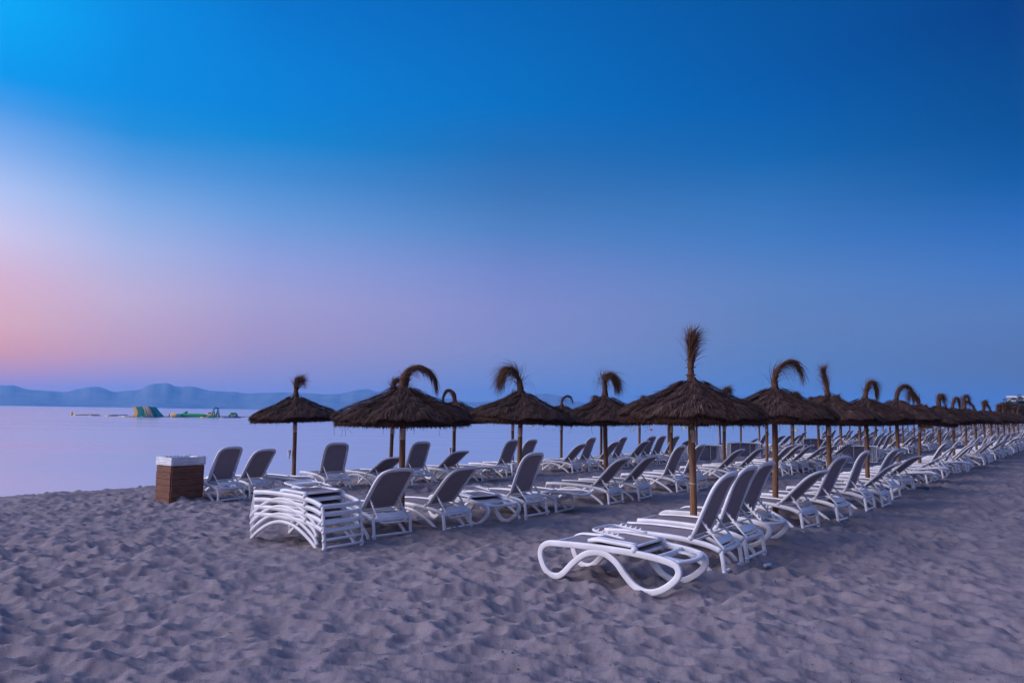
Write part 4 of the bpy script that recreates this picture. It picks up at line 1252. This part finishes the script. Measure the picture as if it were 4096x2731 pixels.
def water_park():
    k = 195/2900   # metres per photo pixel at that distance
    def at(px, py=1667.0): return sea_at(px, py)
    # climbing tower
    p = at(565); rt = root('inflatable_tower', p, 0, 'tall green and yellow inflatable climbing tower on the water', 'inflatable')
    X = lambda z_: (z_ - 330)/4.9*k; Z = lambda z_: (418 - z_)/4.9*k
    mb = MB(); front = cr([(X(190), Z(235)), (X(225), Z(255)), (X(245), Z(310)), (X(235), Z(365)), (X(190), Z(405))], 5)
    prism(mb, list(map(tuple, front)) + [(X(300), Z(412)), (X(320), Z(320)), (X(270), Z(215)), (X(195), Z(212))], -1.6, 1.6); obj('yellow_wall', mb.mesh('yellow_wall', MYEL), rt)
    for i in range(5):
        pass
    mb = MB(); prism(mb, [(X(268), Z(212)), (X(318), Z(300)), (X(318), Z(360)), (X(300), Z(416)), (X(420), Z(416)), (X(420), Z(205)), (X(380), Z(200))], -1.8, 1.8); obj('teal_body', mb.mesh('teal_body', MTEAL), rt)
    mb = MB(); prism(mb, [(X(412), Z(416)), (X(412), Z(215)), (X(440), Z(198)), (X(520), Z(416))], -1.7, 1.75); obj('green_body', mb.mesh('green_body', MGREEN), rt)
    mb = MB(); prism(mb, [(X(418), Z(212)), (X(440), Z(197)), (X(545), Z(210)), (X(640), Z(392)), (X(640), Z(416)), (X(520), Z(414))], -2.1, -1.2); obj('net_slide', mb.mesh('net_slide', MMESH), rt)
    mb = MB(); prism(mb, [(X(540), Z(206)), (X(570), Z(212)), (X(650), Z(310)), (X(740), Z(392)), (X(740), Z(414)), (X(600), Z(414))], -1.1, 1.7); obj('slide', mb.mesh('slide', MTEAL), rt)
    for (a, b) in ((440, 200), (500, 202)):
        mb = MB(); mb.tube([(X(a), -2.0, Z(b)), (X(a+100), -2.15, Z(400))], .13, 8); obj('rib', mb.mesh('rib', MMESH), rt)
    # connecting rafts with a teal barrel pyramid
    p = at(735, 1668); rt = root('inflatable_barrels', p, 0, 'long green inflatable rolls with yellow nose floating right of the tower', 'inflatable')
    X2 = lambda z_: (z_ - 1150)/4.9*k; 
    def roll(mb, x0, x1, r0_, r1, z_, y=0, tilt=0): mb.tube(cr([(x0, y, z_), ((x0*2+x1)/3, y, z_+.05), ((x0+2*x1)/3, y, z_+.05+tilt*.5), (x1, y, z_+tilt)], 5), list(np.interp(np.linspace(0, 1, 16), [0, .12, .5, .88, 1], [r0_*.6, r0_, max(r0_, r1), r1, r1*.5])), 12)
    mb = MB(); roll(mb, X2(1040), X2(1640), .55, .5, .55); obj('green_roll', mb.mesh('green_roll', MGREEN), rt)
    mb = MB(); roll(mb, X2(880), X2(1060), .6, .55, .5, -.6); obj('yellow_nose', mb.mesh('yellow_nose', MYEL), rt)
    mb = MB(); roll(mb, X2(1000), X2(1150), .5, .5, .45, -.9); obj('teal_collar', mb.mesh('teal_collar', MTEAL), rt)
    mb = MB(); roll(mb, X2(1085), X2(1215), .28, .36, .9, .3, .75); obj('teal_arm', mb.mesh('teal_arm', MTEAL), rt)
    mb = MB(); mb.box((X2(850), -.8, .1), (X2(950), .8, .95), bev=.1); obj('navy_block', mb.mesh('navy_block', MNAVY), rt)
    mb = MB(); mb.box((X2(560), -1.2, -.1), (X2(860), .5, .22), bev=.08); obj('link_raft', mb.mesh('link_raft', MNAVY), rt)
    # swing frame
    p = at(862, 1668); rt = root('inflatable_swing', p, 0, 'tall two-legged teal inflatable frame with a navy arch on top', 'inflatable')
    X3 = lambda z_: (z_ - 1763)/4.9*k; Z3 = lambda z_: (415 - z_)/4.9*k
    mb = MB(); mb.tube(cr([(X3(1712), 0, Z3(235)), (X3(1730), 0, Z3(210)), (X3(1763), 0, Z3(203)), (X3(1800), 0, Z3(212)), (X3(1816), 0, Z3(238))], 5), .21, 10); obj('arch', mb.mesh('arch', MNAVY), rt)
    for a, b, y, m in ((1712, 1665, 0, MTEAL), (1712, 1765, -.6, MTEAL), (1708, 1710, .9, MYEL), (1808, 1770, 0, MTEAL), (1815, 1868, -.6, MTEAL), (1806, 1804, .9, MYEL)):
        mb = MB(); mb.tube([(X3(a), 0, Z3(235)), (X3(b), y, Z3(410))], .2, 10); obj('leg', mb.mesh('leg', m), rt)
    # little wedges and a step block
    p = at(838, 1668); rt = root('inflatable_steps', p, 0, 'small yellow and teal inflatable step block left of the swing frame', 'inflatable')
    mb = MB(); mb.box((-.9, -.6, .55), (.9, .6, 1.05), bev=.1); obj('yellow_block', mb.mesh('yellow_block', MYEL), rt)
    mb = MB(); mb.box((-.3, -.5, 1.05), (.35, .4, 1.5), bev=.08); obj('teal_cap', mb.mesh('teal_cap', MTEAL), rt)
    mb = MB(); mb.box((-1.2, -.8, -.1), (1.3, .8, .55), bev=.1); obj('base_block', mb.mesh('base_block', MTEAL), rt)
    p = at(845, 1671); rt = root('inflatable_wedge', p, 0, 'low beige and green inflatable wedge in front of the swing frame', 'inflatable')
    mb = MB(); prism(mb, [(-1.3, .1), (-.4, .75), (.3, .75), (-.5, .05)], -1.4, -.2); obj('beige_face', mb.mesh('beige_face', MMESH), rt)
    mb = MB(); prism(mb, [(-.3, .75), (.3, .75), (1.2, .05), (-.6, .05)], -1.3, .3); obj('green_face', mb.mesh('green_face', MGREEN), rt)
    p = at(930, 1667); rt = root('inflatable_dome', p, 0, 'small ribbed green inflatable dome at the right end of the water park', 'inflatable')
    mb = MB(); prism(mb, [(-1.5, 0), (-1.1, .9), (-.7, 1.25), (.8, 1.25), (1.1, 1.1), (1.35, .4), (1.8, 0)], .1, 1.2); obj('body', mb.mesh('body', MTEAL), rt)
    mb = MB(); mb.tube(cr([(-1.3, 0, .1), (-1.0, 0, .7), (-.5, 0, .8), (0, 0, .75), (.25, 0, .1)], 4), .2, 8); obj('front_hoop', mb.mesh('front_hoop', MGREEN), rt)
    mb = MB(); mb.box((-.8, -.05, .3), (.9, .1, .7), bev=.05); obj('yellow_panel', mb.mesh('yellow_panel', MYEL), rt)
    for i in range(6):
        mb = MB(); mb.box((-.7+i*.27, .0, 1.2), (-.58+i*.27, .9, 1.42), bev=.03); obj('tooth', mb.mesh('tooth', MTEAL), rt)
    # flat floating rafts: x0,x1 (photo), y, material
    rows = [(296,335,1660.5,MYEL,'short yellow raft farthest left'),(325,391,1659.5,MSLATE,'long grey raft near the left end'),(360,400,1663,MYEL,'yellow raft in front of the left grey raft'),(425,466,1664.5,MYEL,'yellow raft midway to the tower'),(440,508,1660.5,MSLATE,'long grey raft left of the tower'),(492,537,1667,MYEL,'yellow raft touching the tower front'),(568,636,1668,MSLATE,'grey raft in front of the tower'),(683,757,1669,MMESH,'beige raft in front of the green rolls'),(805,877,1669.5,MYEL,'yellow raft below the swing frame'),(889,959,1671,MSLATE,'grey raft below the ribbed dome'),(930,972,1668,MNAVY,'navy raft at the right end'),(965,1010,1667,MYEL,'thin yellow boom running right behind the first umbrella'),(800,940,1666.5,MNAVY,'long navy raft under the swing frame')]
    for x0, x1, y, m, lab in rows:
        a, b = sea_at(x0, y), sea_at(x1, y)
        L = (b - a).length; an = math.atan2((b-a).y, (b-a).x)
        mb = MB(); mb.box((0, -.5, -.1), (L, .5, .22), bev=.09)
        o = obj('floating_raft', mb.mesh('floating_raft', m), None, a, (0, 0, an)); tag(o, lab + ' of the floating water park', 'raft', 'flat rafts of the water park')
    for x, y in ((287, 1659),):
        p = sea_at(x, y)
        mb = MB(); mb.lathe([(.0, 0), (.45, .0), (.4, .35), (.15, 1.0), (.0, 1.1)], 12)
        o = obj('marker_buoy', mb.mesh('marker_buoy', MYEL), None, p); tag(o, 'dull yellow cone buoy at the left end of the rafts', 'buoy')
water_park()
def buoy(px, py, r, m, label):
    p = sea_at(px, py); rt = root('marker_buoy', p, 0, label, 'buoy', 'bathing area buoys')
    mb = MB(); mb.lathe([(.0, -.1), (r, -.1), (r*1.05, .1*r), (r*.75, .6*r), (r*.35, .95*r), (0, 1.0*r)], 14); obj('float', mb.mesh('float', m), rt)
    mb = MB(); mb.tube([(0, 0, r*.9), (0, 0, r*1.25)], r*.1, 6); obj('ring', mb.mesh('ring', MDARK), rt)
buoy(2740, 1713, .42, MBUOY, 'yellow buoy just left of the brush-crested umbrella pole')
buoy(2699, 1697, .38, MBUOY, 'small yellow buoy farther left of the brush-crested umbrella pole')
buoy(2532, 1719, .25, MBUOY, 'tiny yellow buoy above the middle loungers')
buoy(2604, 1721, .3, MRED, 'single red buoy on the water')
buoy(3030, 1704, .36, MBUOY, 'yellow buoy near the thatch right of the blue heap')
buoy(3186, 1722, .36, MBUOY, 'yellow buoy right of the hook-crested umbrella pole')
buoy(2130, 1706, .3, MBUOY, 'tiny yellow buoy under the weeping-crested umbrella')

# lights on the far shore
def glow(name, c, e):
    m = bpy.data.materials.new(name); m.use_nodes = True
    t = m.node_tree; b = t.nodes['Principled BSDF']
    b.inputs['Base Color'].default_value = (*c, 1); b.inputs['Emission Color'].default_value = (*c, 1); b.inputs['Emission Strength'].default_value = e
    return m
MGLOW = glow('warm_lamp_glass', (1, .62, .3), 9); MGLOWR = glow('red_lamp_glass', (1, .35, .25), 9)
def lamp(px, py, dist, r, m, label):
    d = px_dir(px, py); d = d/math.hypot(d.x, d.y)*dist
    z = EYE + d.z
    base = max(SEA, min(z - 4, 0))
    rt = root('shore_lamp', (d.x, d.y, base), 0, label, 'lamp', 'lit lamps on the far shore')
    mb = MB(); mb.tube([(0, 0, 0), (0, 0, z - base)], r*.12, 6); obj('post', mb.mesh('post', MDARK), rt)
    mb = MB(); mb.sphere((0, 0, z - base), r, 10, 6); obj('globe', mb.mesh('globe', m), rt)
lamp(1394, 1632, 3050, 1.6, MGLOWR, 'single pinkish lamp on the far shore between the first two umbrellas')
lamp(1924, 1641, 3050, 1.9, MGLOW, 'leftmost of the three warm lamps on the far shore')
lamp(1935, 1641, 3050, 1.9, MGLOW, 'middle one of the three warm lamps on the far shore')
lamp(1948, 1641, 3050, 2.2, MGLOW, 'brightest, rightmost of the three warm lamps on the far shore')
lamp(3992, 1630, 420, .5, MGLOW, 'pale lit lamp just above the far thatch')
lamp(4069, 1631, 400, .45, glow('orange_lamp_glass', (1, .3, .08), 3), 'small orange lamp in front of the dark trees')

# ------------------------------------------------------------------ hotel and trees at the far right
def hotel():
    D0 = 640; k = D0/2900
    d = px_dir(4028, 1583); d = d/math.hypot(d.x, d.y)*D0
    x0, y0 = d.x, d.y; ztop = EYE + d.z
    z0 = float(gz(x0, y0)) - 1
    z0 = min(z0, 0.0)
    rt = root('hotel', (x0, y0, 0), -math.atan2(x0, y0), 'white flat-roofed hotel block rising behind the dark trees', 'building')
    MWALL = mat('white_render', (.62, .60, .60), .8, col2=(.70, .68, .68), scale=.6); MGL = mat('window_glass', (.10, .13, .17), .15, col2=(.16, .19, .22), scale=.5)
    W_, Dp = 60, 18
    mb = MB(); mb.box((0, 0, z0), (W_, Dp, ztop - 1.2)); obj('wall', mb.mesh('wall', MWALL), rt)
    mb = MB(); mb.box((-.5, -1.4, ztop - 1.2), (W_+.5, Dp+.5, ztop)); rf = obj('roof', mb.mesh('roof', MWALL), rt)
    mb = MB(); mb.box((11.5, 4, ztop), (40, 14, ztop + 2.8)); obj('roof_cabin', mb.mesh('roof_cabin', MWALL), rf)
    zz = ztop - 1.2; i = 0
    while zz - 2.9 > 3:
        zt, zb = zz - .3, zz - 2.0
        for j in range(14):
            mb = MB(); xa = 2.4 + j*4.2; mb.box((xa, -.06, zb-.5), (xa+2.8, .02, zt)); obj('window', mb.mesh('window', MGL), rt)
        mb = MB(); mb.box((-.3, -1.3, zz-2.9), (W_+.3, -.02, zz-2.7)); mb.box((-.3, -1.35, zz-2.7), (W_+.3, -1.2, zz-1.9)); obj('balcony', mb.mesh('balcony', MWALL), rt)
        mb = MB(); mb.box((-.06, 3, zb), (.02, 6, zt)); obj('window', mb.mesh('window', MGL), rt)
        zz -= 2.9; i += 1
hotel()
MLEAF = attr_mat('pine_needles', (.010, .018, .012), (.05, .065, .032)); MLEAF2 = attr_mat('scrub_leaves', (.022, .014, .010), (.085, .052, .026))
MBARK = mat('bark', (.05, .035, .025), .9, col2=(.08, .055, .04), scale=3, stretch=(1, 1, .2), bump=.5, bscale=5)
def tree(px, dist, top_py, wid, m, label, seed, kind='pine_tree'):
    g = np.random.default_rng(seed)
    d = px_dir(px, top_py); d = d/math.hypot(d.x, d.y)*dist
    zb = min(float(gz(d.x, d.y)), .6); H = EYE + d.z - zb
    rt = root(kind, (d.x, d.y, zb), g.random()*6, label, 'tree', 'dark trees before the hotel')
    tr = MB(); tp = cr([(0, 0, -.3), (.1*wid*.2, .1, H*.3), (-.1, .15, H*.55), (.1, 0, H*.8)], 4)
    tr.tube(tp, list(np.linspace(H*.03, H*.008, len(tp))), 8)
    for i in range(7):
        a = g.random()*6.28; z = H*g.uniform(.35, .7)
        tr.tube([(0, 0, z), (math.cos(a)*wid*.2, math.sin(a)*wid*.2, z+H*.06), (math.cos(a)*wid*.4, math.sin(a)*wid*.4, z+H*.14)], [H*.012, H*.008, H*.003], 6)
    obj('trunk', tr.mesh('trunk', MBARK), rt)
    nc = 46; cl = []
    for i in range(nc):
        a = g.random()*6.28; q = math.sqrt(g.random()); zf = g.uniform(.28, 1.0)
        sh = math.sin(math.pi*min(1, (1.12 - zf)/.85))**.6
        cl.append((math.cos(a)*q*wid*.5*sh, math.sin(a)*q*wid*.5*sh, H*zf*.94, wid*g.uniform(.06, .13)))
    n = 3600; ci = g.integers(0, nc, n); C0 = np.array(cl)[ci]
    dv = g.normal(0, 1, (n, 3)); dv /= np.linalg.norm(dv, axis=1)[:, None]
    P = C0[:, :3] + dv*(C0[:, 3]*g.uniform(.5, 1.1, n))[:, None]
    S1 = g.normal(0, 1, (n, 3)); S1 /= np.linalg.norm(S1, axis=1)[:, None]; S2 = np.cross(S1, dv)
    sz = g.uniform(.12, .32, n)[:, None]
    A = np.stack([np.stack([P - S1*sz, P - S2*sz*.6], 1), np.stack([P + S2*sz*.6, P + S1*sz], 1)], 1)
    mb = MB(); mb.strips(A, 0, np.clip(np.array([c[3] for c in cl])[ci]/wid*5 - .2 + g.normal(0, .15, n), 0, 1)*.8)
    obj('crown', mb.mesh('crown', m), rt)
TREES = [(4105,330,1577,11,MLEAF,'tallest dark pine at the right edge in front of the hotel'),(4066,330,1594,10,MLEAF,'dark green bushy tree hiding the lower hotel floors'),(4043,320,1603,7,MLEAF,'smaller dark green tree left of the bushy one'),(4024,310,1618,6,MLEAF2,'brownish low tree at the left end of the dark trees'),(4056,290,1616,7,MLEAF2,'reddish brown tree in front of the hotel'),(4085,280,1614,7,MLEAF2,'reddish brown tree under the tallest pine'),(4010,330,1628,5,MLEAF2,'lowest brown bush beside the far crests'),(4140,310,1600,10,MLEAF,'dark tree just cut by the right edge of the photo')]
for i, a in enumerate(TREES): tree(*a, seed=60 + i)

# ------------------------------------------------------------------ air
def haze():
    mb = MB(); mb.box((-4500, -300, -6.5), (3500, 5500, 152))
    m = bpy.data.materials.new('sea_air'); m.use_nodes = True
    t = m.node_tree; t.nodes.clear()
    v = N(t, 'ShaderNodeVolumePrincipled'); v.inputs['Color'].default_value = (.18, .54, 1, 1); v.inputs['Density'].default_value = 1.6e-4
    v.inputs['Anisotropy'].default_value = 0.2
    o = N(t, 'ShaderNodeOutputMaterial'); t.links.new(v.outputs[0], o.inputs['Volume'])
    tag(obj('haze', mb.mesh('haze', m)), 'thin blue haze over the bay', None, None, 'stuff')
haze()
